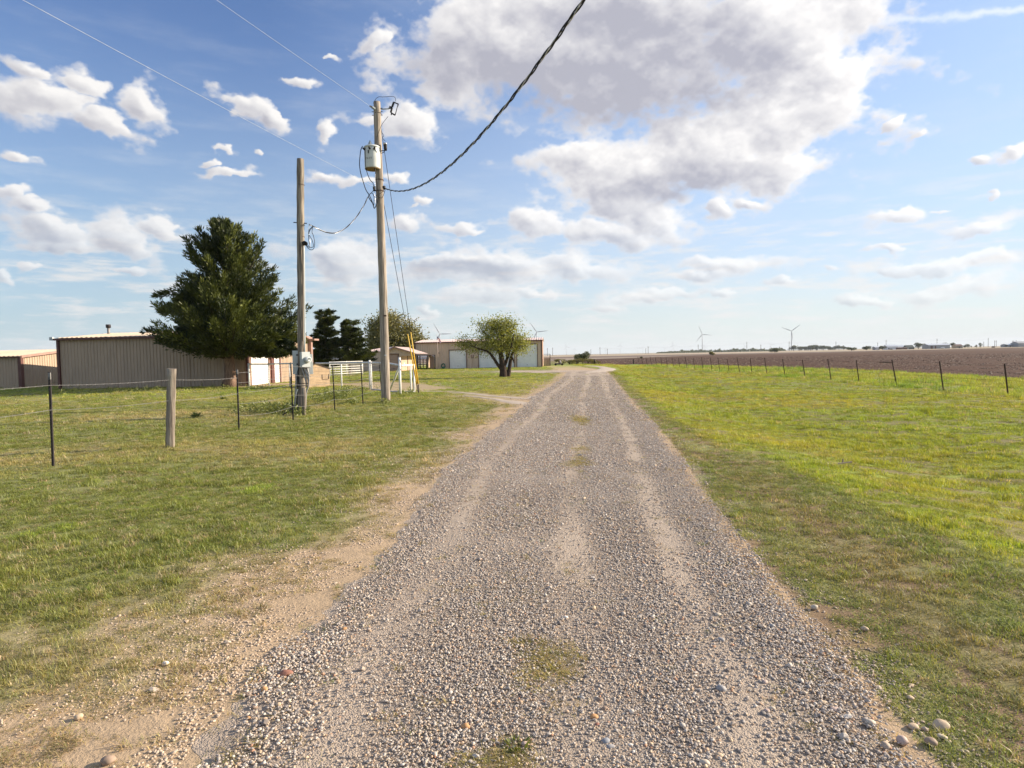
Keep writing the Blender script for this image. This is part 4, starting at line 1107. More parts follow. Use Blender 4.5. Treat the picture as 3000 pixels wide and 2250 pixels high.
# fence along the drive: black posts, one thick wooden post, barbed wire
bf = empty('barbed_wire_fence', G(155, 1365), 'barbed wire fence of black steel posts and one thick wooden post along the pasture', 'fence')
fo = bf.location.copy()
lp = [((155, 1366), (144, 1090), 1), ((498, 1311), (503, 1080), 0), ((700, 1260), (694, 1082), 1), ((859, 1231), (851, 1062), 1), ((981, 1202), (974, 1070), 1), ((1063.5, 1183), (1057, 1066), 1), ((1118, 1152), (1111, 1062), 1)]
tops = []
tm = None
for (bx, by), (tx, ty), steel in lp:
    b0 = G(bx, by); t0 = A(tx, ty, b0.y); h = (t0 - b0).length
    if steel:
        if tm is None: tm = tpost_mesh(1.42, M_TPOST)
        o = link(bpy.data.objects.new('post', tm), bf); o.location = b0 - fo
        o.scale = (1, 1, h / 1.42); o.rotation_euler = (0, math.asin(max(-0.2, min(0.2, (t0.x - b0.x) / h))), rnd.uniform(-0.2, 0.2))
        cp = MB().box((0, 0.002, 1.36), (0.040, 0.012, 0.10)).build('post_cap', M_WIRE, o); 
    else:
        rs_ = [0.072 + 0.004 * math.sin(i * 2.3) for i in range(10)]
        q = MB().tube([b0 - fo + (t0 - b0) * (i / 9 * 1.0) - Vector((0, 0, 0.2 if i == 0 else 0)) for i in range(10)], rs_, 14)
        q.build('wooden_post', M_POST, bf, smooth=True)
    tops.append((b0, t0, h))
ext0 = (G(-420, 1500), A(-455, 1105, G(-420, 1500).y), 1.4)
seq = [ext0] + tops
def barbed(a, b, sag, r=0.0015):
    pts = sagwire(a, b, sag, 7); q = MB()
    q.tube([p + Vector((0, 0.003, 0.002)) for p in pts], r, 4); q.tube([p - Vector((0, 0.003, 0.002)) for p in pts], r, 4)
    L = (Vector(b) - Vector(a)).length; k = int(L / 0.125)
    for i in range(1, k):
        t = i / k; j = min(5, int(t * 6)); p = pts[j].lerp(pts[j + 1], t * 6 - j)
        q.span(p + Vector((0.004, 0, 0.016)), p - Vector((0.004, 0, 0.016)), 0.0018); q.span(p + Vector((0.0, 0.014, 0.008)), p - Vector((0, 0.014, 0.008)), 0.0018)
    return q
for (b0, t0, h0), (b1, t1, h1) in zip(seq[:-1], seq[1:]):
    late = b1.y > 13.9
    for k, f in enumerate((0.86, 0.60) if not late else (0.94, 0.78, 0.62, 0.44, 0.24)):
        f0 = f if not (k == 1 and not late) else f
        a = b0.lerp(t0, f0) - fo + Vector((0.02, -0.03, 0)); b_ = b1.lerp(t1, f0) - fo + Vector((0.02, -0.03, 0))
        barbed(a, b_, 0.02 + 0.01 * k).build('wire', M_WIRE, bf)

# white pipe fence behind
pf = empty('pipe_fence', G(731, 1133), 'white pipe fence with stretched wires and a braced corner beside the tall utility pole', 'fence')
po = pf.location.copy()
wp = [((731, 1134), 1.37), ((789, 1132), 1.33), ((850, 1133), 1.33), ((923, 1134), 1.32), ((1001.5, 1138.5), 1.32), ((1085, 1141), 1.42), ((1089, 1142), 1.36)]
prev = None
for (px, py), h in wp:
    p = G(px, py)
    r_ = 0.052 if px in (731, 1085) else 0.036
    MB().tube([p - po - Vector((0, 0, 0.2)), p - po + Vector((0, 0, h))], r_, 10).build('post', M_WHITE, pf, smooth=True)
c1 = G(1173, 1156); e1 = G(1214, 1150); e0_ = G(1204.5, 1149)
MB().tube([c1 - po - Vector((0, 0, 0.2)), c1 - po + Vector((0, 0, 1.52))], 0.052, 12).build('post', M_WHITE, pf, smooth=True)
for p, h, r_ in ((e1, 1.17, 0.048), (e0_, 1.16, 0.036)):
    MB().tube([p - po - Vector((0, 0, 0.2)), p - po + Vector((0, 0, h))], r_, 10).build('post', M_WHITE, pf, smooth=True)
MB().tube([c1 - po + Vector((0, 0, 1.18)), e1 - po + Vector((0.0, 0, 1.19))], 0.042, 10).build('rail', M_WHITE, pf, smooth=True)
bb_ = G(1143, 1150)
MB().tube([bb_ - po + Vector((0, 0, 0.12)), c1 - po + Vector((0, 0, 1.16))], 0.040, 10).build('brace', M_WHITE, pf, smooth=True)
tops_ = [G(*q) + Vector((0, 0, h)) for q, h in wp]
M_SHADERAIL = mat('shaded_white_pipe', (0.62, 0.61, 0.60), 0.45)  # darker copy of the white pipe paint, with shade put into the colour
rail = [tops_[0] - Vector((0, 0, 0.05))] + [t + Vector((0, 0, -0.03)) for t in tops_[1:5]] + [tops_[5] - Vector((0, 0, 0.12)), G(1140, 1146) + Vector((0, 0, 1.27)), c1 + Vector((0, 0, 1.20))]
MB().tube([p - po for p in rail], 0.042, 8).build('rail', M_SHADERAIL, pf, smooth=True)
MB().tube([A(x, y, Y) - po for x, y, Y in ((1089, 1140, 30.3), (1150, 1147, 28), (1213, 1147, 27))], 0.03, 8).build('rail', M_SHADERAIL, pf, smooth=True)
gpts = [G(*q) for q, _ in wp] + [G(1140, 1146), c1]
for f in (0.14, 0.28, 0.40, 0.54, 0.72, 0.86, 1.08):
    pts = [g_ - po + Vector((0, -0.05, f * (1 if i < 7 else 0.98))) for i, g_ in enumerate(gpts)]
    q = MB()
    for a_, b_ in zip(pts[:-1], pts[1:]): q.tube(sagwire(a_, b_, 0.015, 4), 0.0035, 4, cap=False)
    q.build('wire', M_WIRE, pf)

# stacked livestock panel (white) behind
def pipe_panel(name, a, b, h, rails, nst, m, label, cat='gate', r=0.03, group=None):
    o = empty(name, a, label, cat, group); d = Vector(b) - Vector(a); d.z = 0
    for i in range(nst + 1):
        p = d * (i / nst)
        MB().tube([p + Vector((0, 0, 0.0)), p + Vector((0, 0, h))], r * (1.3 if i in (0, nst) else 1.0), 8).build('upright', m, o, smooth=True)
    for z in rails:
        MB().tube([Vector((0, 0, z)), d + Vector((0, 0, z))], r * 0.85, 8).build('rail', m, o, smooth=True)
    return o
pa, pb_ = G(905, 1098), G(1063, 1096)
pipe_panel('livestock_panel', pa, pb_, 1.62, (1.58, 1.34, 1.12, 0.90, 0.68, 0.46, 0.24), 4, M_WHITE, 'tall white livestock panel of seven pipes standing behind the tan board box')
pa2, pb2 = G(967, 1104), G(1062, 1098)
pipe_panel('livestock_panel', pa2, pb2, 1.30, (1.26, 1.05, 0.84, 0.63, 0.42, 0.22), 2, M_WHITE, 'lower white livestock gate of six pipes leaning by the tan board box')
# dark pens seen through the bays
pn = pipe_panel('stock_pen', A(1176, 1075, 84), A(1258, 1075, 90), 1.35, (0.25, 0.50, 0.75, 1.0, 1.30), 9, M_RUST, 'rusty brown cattle pen panels seen through the open bay of the long garage', 'pen', 0.035)
pn.location.z = 0
pn2 = pipe_panel('stock_pen', A(1180, 1075, 95), A(1262, 1075, 99), 1.55, (0.4, 0.8, 1.2, 1.5), 7, M_RUST, 'farther row of rusty pens beyond the bay, higher than the one before it', 'pen', 0.04)
pn2.location.z = 0
tb = empty('work_table', A(1240, 1069, 83.5) * Vector((1, 1, 0)) if False else Vector((A(1240, 1069, 83.5).x, 83.5, 0)), 'pale low table or trough inside the open bay of the long garage', 'table')
MB().box((0, 0, 0.62), (0.95, 0.5, 0.09)).build('top', mat('pale_boards', (0.55, 0.47, 0.36), 0.8), tb)
for sx in (-1, 1):
    for sy in (-1, 1): MB().box((sx * 0.42, sy * 0.2, 0.29), (0.06, 0.06, 0.58)).build('leg', M_DARKW, tb)
up = empty('feeder_post', Vector((A(1182.5, 1080, 73.4).x, 73.4, 0)), 'small dark post with a pale bucket by the lean-to of the small garage', 'post')
MB().tube([(0, 0, 0), (0, 0, 1.28)], 0.06, 10).build('post', M_DARKW, up); MB().tube([(0, -0.02, 0.62), (0.02, -0.02, 0.94)], [0.10, 0.13], 12).build('bucket', M_WHITE, up, smooth=True)

# tan board box with the sloping lid
b_s = G(900, 1136); dvx, dvy = 0.66, 0.75
rt_ = (967 - 1500) / 1850.0 - 0.0003
Lb = (rt_ * b_s.y - b_s.x) / (dvx - rt_ * dvy)
bx = empty('board_box', (b_s.x, b_s.y, 0), 'tan board chute box with a dark edged sloping lid behind the meter pole', 'box', rz=math.atan2(dvy, dvx))
w1 = Lb * 0.36; hA, hB = 1.30, 0.98
bd = MB().prism([(0, 0, -0.05), (Lb, 0, -0.05), (Lb, 0, hB), (w1, 0, hA), (0, 0, hA)], (0, 1.2, 0)).build('side_board', M_PLY, bx)
MB().span((w1 - 0.05, 0.6, hA + 0.025), (Lb + 0.06, 0.6, hB + 0.01), 1.3, 0.04).build('lid', M_DARKW, bx)
f = MB()
for a_, b_ in (((Lb * 0.66, -0.012, 0.42), (Lb * 0.66, -0.012, 0.68)), ((Lb * 0.66, -0.012, 0.42), (Lb * 0.95, -0.012, 0.42)), ((Lb * 0.95, -0.012, 0.42), (Lb * 0.95, -0.012, 0.68))): f.span(a_, b_, 0.02)
f.build('hatch', M_DARKW, bx)

# fence along the ploughed field: leaning posts about four metres apart
rf = empty('field_fence', G(2954, 1158), 'long row of thin dark leaning posts between the bright lawn and the ploughed field', 'fence')
ro = rf.location.copy()
near_px = [(2954, 1158.5), (2764, 1143.5), (2627, 1130.5), (2517, 1120.5), (2435, 1113.5), (2359, 1107), (2300, 1102.5), (2247, 1097.5), (2203, 1094), (2167, 1091), (2136, 1088.5), (2108.5, 1086), (2086, 1084.5)]
pp = [G(*q) for q in near_px]
step = (pp[-1] - pp[-5]) / 4
endp = G(1861, 1068.5)
k = max(1, int((endp - pp[-1]).length / step.length))
for i in range(1, k): pp.append(pp[-1].lerp(endp, 1 / (k - i + 1)))
pp.insert(0, pp[0] * 2 - pp[1]); pp.insert(0, pp[0] * 2 - pp[1])
pm = tpost_mesh(1.0, M_RUST, 0.05)
prevs = None
hts = []
for i, p in enumerate(pp):
    p.z = float(hgt(p.x, p.y)); h = 1.22 + rnd.uniform(-0.06, 0.06); lean = -0.15 + rnd.uniform(-0.035, 0.045)
    o = link(bpy.data.objects.new('post', pm), rf); o.location = p - ro; o.scale = (1, 1, h); o.rotation_euler = (rnd.uniform(-0.05, 0.05), lean, rnd.uniform(-0.2, 0.2))
    hts.append((p - ro, p - ro + Vector((math.sin(lean) * h, 0, math.cos(lean) * h))))
for f in (0.95, 0.72, 0.48, 0.25):
    for (b0, t0), (b1, t1) in zip(hts[:-1], hts[1:]):
        MB().tube(sagwire(b0.lerp(t0, f), b1.lerp(t1, f), 0.03, 4), 0.0035, 4, cap=False).build('wire', M_RUST, rf)
MB().tube([G(1857, 1067.5) - ro - Vector((0, 0, 0.2)), G(1857, 1067.5) - ro + Vector((-0.04, 0, 0.86))], 0.11, 10).build('end_post', M_DARKW, rf, smooth=True)
st = hts[4]; MB().tube([st[1] - Vector((0, 0, 0.14)), st[1] + Vector((-0.3, 0.1, -0.13)), st[1] + Vector((-0.52, 0.2, -0.11))], [0.015, 0.022, 0.01], 6).build('stick', M_DARKW, rf)

# gate and slatted pen at the end of the long garage
gp = empty('field_gate', G(1652, 1067.5), 'low dark pipe gate with thick posts beyond the end of the drive', 'gate')
go_ = gp.location.copy(); gl = (G(1742, 1067) - go_)
for f, h, r_ in ((0.0, 0.66, 0.04), (0.42, 0.72, 0.075), (1.0, 0.74, 0.085), (0.70, 0.60, 0.03), (0.20, 0.60, 0.03)):
    MB().tube([gl * f, gl * f + Vector((0, 0, h))], r_, 8).build('post', M_DARKW if r_ > 0.05 else M_RUST, gp, smooth=True)
for z in (0.64, 0.40, 0.10): MB().tube([Vector((0, 0, z)), gl + Vector((0, 0, z))], 0.028, 6).build('rail', M_RUST, gp, smooth=True)
MB().tube([gl + Vector((0.05, 0, 0.6)), gl + Vector((0.42, -0.1, 0.0))], 0.045, 8).build('brace', M_POST, gp, smooth=True)
sp = empty('slatted_pen', G(1594.5, 1073.5), 'upright slatted pen fence beside the end wall of the long garage', 'fence')
so = sp.location.copy()
e_a, e_b, e_c = Vector((0, 0, 0)), G(1612, 1071.5) - so, G(1629, 1069) - so
for i in range(9):
    p = e_a.lerp(e_b, i / 8); MB().box((p.x, p.y, 0.50), (0.09, 0.05, 1.04)).build('slat', M_POST, sp)
for i in range(1, 9):
    p = e_b.lerp(e_c, i / 8); MB().box((p.x, p.y, 0.44), (0.035, 0.035, 0.9)).build('slat', M_RUST, sp)
MB().tube([e_a + Vector((0, 0, 1.06)), e_b + Vector((0, 0, 1.04)), e_c + Vector((0, 0, 0.86))], 0.03, 6).build('rail', M_RUST, sp)
MB().tube([e_b, e_b + Vector((0, 0, 1.62))], 0.05, 8).build('post', M_TPOST, sp)
MB().tube([e_a + Vector((0, 0, 1.60)), e_b + Vector((0, 0, 1.60))], 0.035, 6).build('rail', M_TPOST, sp)
# implement
M_COND0 = mat('dusty_engine_grey', (0.22, 0.21, 0.20), 0.8)
im = empty('farm_implement', G(1638, 1070.5), 'old dark farm implement with a grey lump parked by the slatted pen', 'implement')
MB().box((0, 0, 0.16), (1.15, 0.6, 0.08)).build('deck', M_TPOST, im, bevel=0.02)
for x in (-0.5, 0.42):
    MB().tube([(x, -0.34, 0.15), (x, -0.26, 0.15)], 0.15, 14).build('wheel', M_BLACK, im); MB().tube([(x, 0.26, 0.15), (x, 0.34, 0.15)], 0.15, 14).build('wheel', M_BLACK, im)
q = MB().tube([(0.12, 0, 0.2), (0.12, 0, 0.45), (0.12, 0, 0.68), (0.12, 0, 0.75)], [0.20, 0.21, 0.14, 0.04], 12); q.build('engine', M_COND0, im, smooth=True)
MB().box((-0.3, 0, 0.27), (0.42, 0.4, 0.14)).build('mower_deck', M_COND0, im, bevel=0.03)
MB().tube([(0.5, 0, 0.2), (0.62, 0, 0.42), (0.6, 0, 0.5)], 0.025, 6).build('hitch', M_TPOST, im)
# ------------------------------------------------------------------ utility poles
def px_tube(pts, Y, r, n=6, o=None):
    o = o or Vector((0, 0, 0)); out = []
    for q in pts:
        out.append(A(q[0], q[1], q[2] if len(q) > 2 else Y) - o)
    return smooth_line(out)
def smooth_line(p, k=4):
    """Catmull-Rom through the points"""
    if len(p) < 3: return p
    out = []
    q = [p[0] * 2 - p[1]] + list(p) + [p[-1] * 2 - p[-2]]
    for i in range(1, len(q) - 2):
        for j in range(k):
            t = j / k; a, b, c, d = q[i - 1], q[i], q[i + 1], q[i + 2]
            out.append(0.5 * ((2 * b) + (c - a) * t + (2 * a - 5 * b + 4 * c - d) * t * t + (3 * b - a - 3 * c + d) * t ** 3))
    out.append(p[-1]); return out
def wood_pole(name, b0, t0, r0, r1, parent, o, m=None, n=40):
    q = MB(); pts = []; rs_ = []
    for i in range(n + 1):
        f = i / n; p = b0.lerp(t0, f) - o
        pts.append(p + Vector((0.012 * math.sin(f * 5.1), 0.01 * math.cos(f * 4), -0.3 if i == 0 else 0))); rs_.append(r0 + (r1 - r0) * f + 0.004 * math.sin(i * 1.7))
    q.tube(pts, rs_, 20)
    # dark drying cracks as shallow grooves: pull a few columns of points in
    for k in (3, 9, 14):
        for i in range(n + 1):
            if vnoise(i * 0.3, k, 5) > 0.45:
                c = pts[i]; v = Vector(q.v[i * 20 + k]); q.v[i * 20 + k] = tuple(c + (v - c) * (0.93 if i % 5 else 0.97))
    return q.build(name, m or M_POLE, parent, smooth=True)

ub = G(1130.5, 1178); ut = A(1105.5, 299, 21.5 if False else ub.y)
util = empty('utility_pole', ub, 'tall weathered utility pole carrying a grey transformer can and a fused cutout', 'utility pole')
uo = ub.copy(); UY = ub.y
wood_pole('pole', ub, ut, 0.152, 0.118, util, uo)
MB().tube([A(1129, 1041, UY - 0.16) - uo, A(1129, 1041, UY - 0.15) - uo + Vector((0, 0.02, 0))], 0.03, 12).build('tag_disc', M_ALU, util)
MB().box(A(1128, 925, UY - 0.155) - uo, (0.10, 0.012, 0.05)).build('tag_plate', M_RUST, util)
# transformer
can_c = A(1091, 465, UY - 0.12); can_c = Vector((can_c.x, can_c.y, 0))
zt_, zb_ = A(1091, 434, UY - 0.12).z, A(1091, 497, UY - 0.12).z
cx, cy = can_c.x - uo.x, can_c.y - uo.y
CR = 0.262
q = MB().tube([(cx, cy, zb_ - uo.z + 0.02), (cx, cy, zb_ - uo.z + 0.05), (cx, cy, zt_ - uo.z - 0.06), (cx, cy, zt_ - uo.z)], [CR * 0.97, CR, CR, CR], 40)
can = q.build('transformer_can', M_CAN, util, smooth=True)
MB().tube([(cx, cy, zb_ - uo.z), (cx, cy, zb_ - uo.z + 0.022)], [CR * 0.95, CR * 0.97], 40).build('base_plate', M_CANB, can)
lz = zt_ - uo.z
MB().tube([(cx, cy, lz - 0.02), (cx, cy, lz + 0.02), (cx, cy, lz + 0.05), (cx, cy, lz + 0.07)], [CR * 1.05, CR * 1.06, CR * 0.93, CR * 0.2], 40).build('lid', M_CAN, can, smooth=True)
bu = Vector((cx - 0.06, cy - 0.02, lz + 0.05)); q = MB()
zz = [(0, .055), (.03, .055), (.035, .075), (.055, .05), (.075, .07), (.095, .045), (.115, .062), (.135, .035), (.16, .03), (.20, .012)]
q.tube([bu + Vector((0, 0, a_)) for a_, _ in zz], [r_ for _, r_ in zz], 14).build('bushing', M_PORC, can, smooth=True)
for dx_, dy_ in ((-0.20, -0.15), (-0.02, -0.275), (0.12, -0.235)):
    p = Vector((cx + dx_, cy + dy_, lz - 0.10)); MB().tube([p, p + Vector((dx_ * 0.25, -0.07, 0.03)), p + Vector((dx_ * 0.3, -0.10, 0.035))], [0.036, 0.028, 0.012], 10).build('terminal', M_BLACK, can, smooth=True)
MB().box((cx - 0.07, cy - CR - 0.012, lz - 0.20), (0.03, 0.02, 0.10)).build('latch', M_BLACK, can)
for z in (lz - 0.16, lz - 0.62): MB().box((cx + 0.22, cy + 0.13, z), (0.12, 0.14, 0.09)).build('hanger_bracket', M_CAN, can)
MB().span((cx + 0.17, cy - 0.215, lz - 0.10), (cx + 0.215, cy - 0.16, lz - 0.19), 0.02, 0.05).build('lifting_lug', M_GREYBOX, can)
def letters(txt, parent, loc_, size, rot, m, name='lettering', thick=0.001):
    cu = bpy.data.curves.new(name, 'FONT'); cu.body = txt; cu.size = size; cu.align_x = 'CENTER'; cu.align_y = 'CENTER'; cu.extrude = thick; cu.materials.append(m); cu.resolution_u = 2
    t0 = bpy.data.objects.new(name, cu); me = bpy.data.meshes.new_from_object(t0); bpy.data.objects.remove(t0); me.name = name
    if not me.materials: me.materials.append(m)
    o = link(bpy.data.objects.new(name, me), parent); o.location = loc_; o.rotation_euler = rot; return o
M_INK = mat('faded_ink', (0.07, 0.065, 0.05), 0.8)
for i, ch in enumerate('7620'):
    ang = R(-17 + (i - 1.5) * 13.5)
    letters(ch, can, (cx + math.sin(ang) * (CR + 0.003), cy - math.cos(ang) * (CR + 0.003), lz - 0.40), 0.085, (R(90), 0, ang), M_INK)
# arrester on its bracket
ax = A(1129, 428, UY - 0.1) - uo; zz = [(0, .05), (.02, .05), (.03, .062), (.06, .05), (.075, .062), (.10, .05), (.115, .062), (.14, .05), (.155, .062), (.175, .045)]
q = MB(); q.tube([ax + Vector((0, 0, a_ - 0.12)) for a_, _ in zz], [r_ for _, r_ in zz], 14)
arr = q.build('arrester', M_BLACK, util, smooth=True)
MB().tube([ax + Vector((0, 0, 0.055)), ax + Vector((0, 0, 0.10)), ax + Vector((0, 0, 0.12))], [0.058, 0.055, 0.02], 14).build('arrester_cap', M_ALU, arr, smooth=True)
MB().span(ax + Vector((-0.22, 0.06, -0.14)), ax + Vector((0.05, 0, -0.14)), 0.03, 0.02).build('arrester_bracket', M_TPOST, util)
MB().tube(px_tube([(1128, 438), (1124, 446), (1117, 449)], UY - 0.12, 0, o=uo), 0.012, 6).build('ground_lead', M_BLACK, util)
# top: dead end insulator, bolt, band, cutout on its arm
q = MB(); a_, b_ = A(1089, 313, UY - 0.2) - uo, A(1099, 320, UY - 0.12) - uo
for i in range(9): pass
pts = [a_.lerp(b_, i / 8) for i in range(9)]; q.tube(pts, [0.02, 0.045, 0.028, 0.05, 0.03, 0.05, 0.03, 0.045, 0.02], 12); q.build('dead_end_insulator', M_PORC, util, smooth=True)
MB().span(A(1083, 311, UY - 0.25) - uo, a_, 0.02, 0.05).build('wire_clamp', M_TPOST, util)
for py in (318, 328, 338):
    zb2 = A(1106, py, UY).z - uo.z
    MB().tube([(ut.x - uo.x - 0.19, ut.y - uo.y - 0.02, zb2), (ut.x - uo.x + 0.17, ut.y - uo.y - 0.02, zb2)], 0.012, 8).build('through_bolt', M_TPOST, util)
zb2 = A(1106, 333, UY).z - uo.z
q = MB(); q.tube([(ut.x - uo.x, ut.y - uo.y, zb2 - 0.012), (ut.x - uo.x, ut.y - uo.y, zb2 + 0.012)], 0.126, 24, cap=False); q.build('pole_band', M_RUST, util, smooth=True)
MB().tube([A(1117, 320, UY - 0.1) - uo, A(1141, 318.5, UY - 0.15) - uo], 0.020, 10).build('cutout_arm', M_GREYBOX, util, smooth=True)
CY = UY - 0.18
def ins(p, q_, n, r_a, r_b, name, m, par):
    p, q_ = Vector(p), Vector(q_); k = 2 * n + 1
    return MB().tube([p.lerp(q_, i / (k - 1)) for i in range(k)], [r_a if i % 2 else r_b for i in range(k)], 12).build(name, m, par, smooth=True)
cut = ins(A(1154, 299, CY) - uo, A(1149, 313, CY) - uo, 5, 0.040, 0.026, 'cutout_insulator', M_BLACK, util)
ins(A(1148.5, 315, CY) - uo, A(1145, 330, CY) - uo, 5, 0.038, 0.025, 'cutout_insulator', M_BLACK, util)
MB().span(A(1139, 317, CY) - uo, A(1150, 315, CY) - uo, 0.05, 0.04).build('cutout_clamp', M_TPOST, util)
MB().span(A(1140, 311, CY) - uo, A(1149, 314, CY) - uo, 0.03, 0.02).build('cutout_clip', M_TPOST, util)
MB().tube([A(1165.5, 308, CY) - uo, A(1158, 336, CY) - uo], 0.014, 8).build('fuse_tube', M_BLACK, util, smooth=True)
MB().span(A(1154, 299.5, CY) - uo, A(1168, 305.5, CY) - uo, 0.035, 0.03).build('fuse_contact', M_TPOST, util)
MB().span(A(1166, 305, CY) - uo, A(1166, 311, CY) - uo, 0.035, 0.03).build('fuse_contact', M_TPOST, util)
MB().span(A(1146, 331, CY) - uo, A(1158, 337.5, CY) - uo, 0.04, 0.04).build('fuse_hinge', M_TPOST, util)
MB().span(A(1147, 332, CY) - uo, A(1146, 337, CY) - uo, 0.03, 0.03).build('fuse_lug', M_TPOST, util)
for pts in ([(1094, 303), (1099, 293), (1105, 286), (1112, 283.5), (1122, 284), (1135, 283), (1148, 282.5), (1156, 284.5), (1159, 291), (1158, 297)],
            [(1137, 341), (1129, 351), (1120, 363), (1113, 378), (1108, 391), (1104, 402), (1104, 414), (1106, 424)],
            [(1117, 385), (1124, 397), (1121, 404), (1129, 414)]):
    MB().tube(px_tube(pts, UY - 0.22, 0, o=uo), 0.0075, 6).build('jumper_wire', M_BLACK, util, smooth=True)
# secondary cables from the can down to the rack
for pts, r_ in (([(1062, 428), (1057, 440), (1054, 465), (1053.5, 485), (1057, 508), (1064, 532), (1072, 556), (1082, 572), (1090, 590), (1094, 604)], 0.014),
                ([(1071, 433), (1069, 440), (1070, 460), (1072, 490), (1077, 510), (1085, 528), (1092, 535), (1095, 545)], 0.012),
                ([(1071, 434), (1073, 426), (1077, 434)], 0.013), ([(1087, 434), (1089, 426), (1092, 440)], 0.013),
                ([(1090, 436), (1093, 455), (1098, 490), (1103, 520), (1107, 545), (1110, 570), (1106, 592), (1100, 606), (1096, 610), (1093, 598), (1084, 585), (1079, 575)], 0.014),
                ([(1079, 575), (1086, 566), (1093, 569), (1096, 580), (1095, 600)], 0.011), ([(1080, 572), (1090, 563), (1094, 558)], 0.010),
                ([(1129, 555), (1124, 570), (1118, 580), (1108, 577), (1100, 572)], 0.008), ([(1127, 553), (1120, 562), (1112, 568), (1105, 572)], 0.007)):
    MB().tube(px_tube(pts, UY - 0.30, 0, o=uo), r_, 6).build('secondary_cable', M_BLACK, util, smooth=True)
for pts in ([(1096, 560), (1099, 580), (1100, 600)], [(1100, 575), (1110, 577), (1120, 572)], [(1099, 548), (1098, 530), (1100, 508)]):
    MB().tube(px_tube(pts, UY - 0.26, 0, o=uo), 0.006, 6).build('bare_wire', M_ALU, util, smooth=True)
ins(A(1096, 546, UY - 0.2) - uo, A(1097, 560, UY - 0.2) - uo, 3, 0.055, 0.03, 'spool_insulator', M_BLACK, util)
ins(A(1124, 545, UY - 0.2) - uo, A(1127, 555, UY - 0.2) - uo, 2, 0.065, 0.035, 'spool_insulator', M_BLACK, util)
for zpx in (528, 560):
    z_ = A(1113, zpx, UY).z - uo.z; cx_ = ub.lerp(ut, (z_ + uo.z) / ut.z)
    MB().tube([(cx_.x - uo.x, cx_.y - uo.y, z_ - 0.015), (cx_.x - uo.x, cx_.y - uo.y, z_ + 0.015)], 0.142, 20, cap=False).build('pole_band', M_RUST, util, smooth=True)

# wires that leave the pole
M_LINE = mat('dull_aluminium_line', (0.42, 0.45, 0.50), 0.6)
def through(p0, px, py, z):
    d = ray(px, py); k = (z - CAMZ) / d.z
    return Vector((d.x * k, d.y * k, z))
def wire_thing(name, pts, r, m, label, n=6):
    o = MB().tube(pts, r, n, cap=False); ob = o.build(name, m, None, smooth=True, origin=pts[0]); set_props(ob, label, 'power line'); return ob
p0 = A(1083, 310, UY - 0.25); p1 = through(p0, 660, 0, p0.z + 0.35)
far_ = p0 + (p1 - p0) * 5.0
wire_thing('power_line', [p0.lerp(far_, t) - Vector((0, 0, 0.9 * 4 * t * (1 - t) * 0.25)) + Vector((0, 0, 0.0)) for t in [i / 40 for i in range(41)]], 0.0042, M_LINE, 'thin pale primary wire running up from the top of the tall pole', 5)
p0 = A(1098, 548, UY - 0.2); p1 = through(p0, 140, 0, p0.z + 0.30)
far_ = p0 + (p1 - p0) * 3.0
wire_thing('power_line', [p0.lerp(far_, t) - Vector((0, 0, 0.25 * 4 * t * (1 - t))) for t in [i / 40 for i in range(41)]], 0.0036, M_LINE, 'thin pale neutral wire running up from the middle of the tall pole', 5)

def twisted(name, curve, r, strands, pitch, label, cat, closed=0.0):
    """several strands laid round each other along a curve"""
    o = empty(name, curve[0], label, cat); L = [0.0]
    for a_, b_ in zip(curve[:-1], curve[1:]): L.append(L[-1] + (b_ - a_).length)
    N = int(L[-1] / pitch * 9)
    ts = np.linspace(0, L[-1], N); C = np.array([tuple(p) for p in curve]); P3 = np.stack([np.interp(ts, L, C[:, k]) for k in range(3)], -1)
    T3 = np.gradient(P3, axis=0); T3 /= np.linalg.norm(T3, axis=1)[:, None]
    side = np.cross(T3, (0, 0, 1)); side /= np.linalg.norm(side, axis=1)[:, None]; up = np.cross(side, T3)
    for k, (m, rr_, off) in enumerate(strands):
        ph = 2 * math.pi * (ts / pitch + k / len(strands))
        Q = P3 + (side * np.cos(ph)[:, None] + up * np.sin(ph)[:, None]) * off
        MB().tube([Vector(q) - curve[0] for q in Q], rr_, 6, cap=False).build('strand', m, o, smooth=True)
    return o
# the service cable overhead: it hangs in the upright plane through the pole rack and a house behind the camera
a0 = A(1128, 552, UY - 0.2)
end_dir = Vector((6.6, -19.5, 0)).normalized()
nrm_ = Vector((-end_dir.y, end_dir.x, 0))
cpts = []
for px, py in ((1187, 556), (1250, 535), (1300, 505), (1370, 443), (1440, 355), (1500, 285), (1580, 175), (1640, 95), (1718, 0)):
    d = ray(px, py); k = (a0 - Vector((0, 0, CAMZ))).dot(nrm_) / d.dot(nrm_); p = Vector((0, 0, CAMZ)) + d * k
    cpts.append(((p - a0).dot(end_dir), p.z))
ss_ = np.array([0] + [c[0] for c in cpts]); zs_ = np.array([a0.z] + [c[1] for c in cpts])
print('cable', list(zip(ss_.round(1), zs_.round(2))))
cf = np.polyfit(ss_, zs_, 3, w=[3] + [1] * len(cpts)); 
smax = ss_.max()
cur_ = []
sl = np.polyval(np.polyder(cf), smax)
for s_ in np.linspace(0, smax * 1.9, 90):
    z_ = np.polyval(cf, s_) if s_ <= smax else np.polyval(cf, smax) + sl * (s_ - smax) + 0.03 * (s_ - smax) ** 2
    cur_.append(Vector((a0.x + end_dir.x * s_, a0.y + end_dir.y * s_, float(z_))))
cur_[0] = a0
twisted('service_cable', cur_, 0, [(M_BLACK, 0.0105, 0.015), (M_BLACK, 0.0105, 0.015), (M_ALU, 0.006, 0.012)], 0.85, 'black twisted service cable sweeping overhead from the tall pole', 'cable')
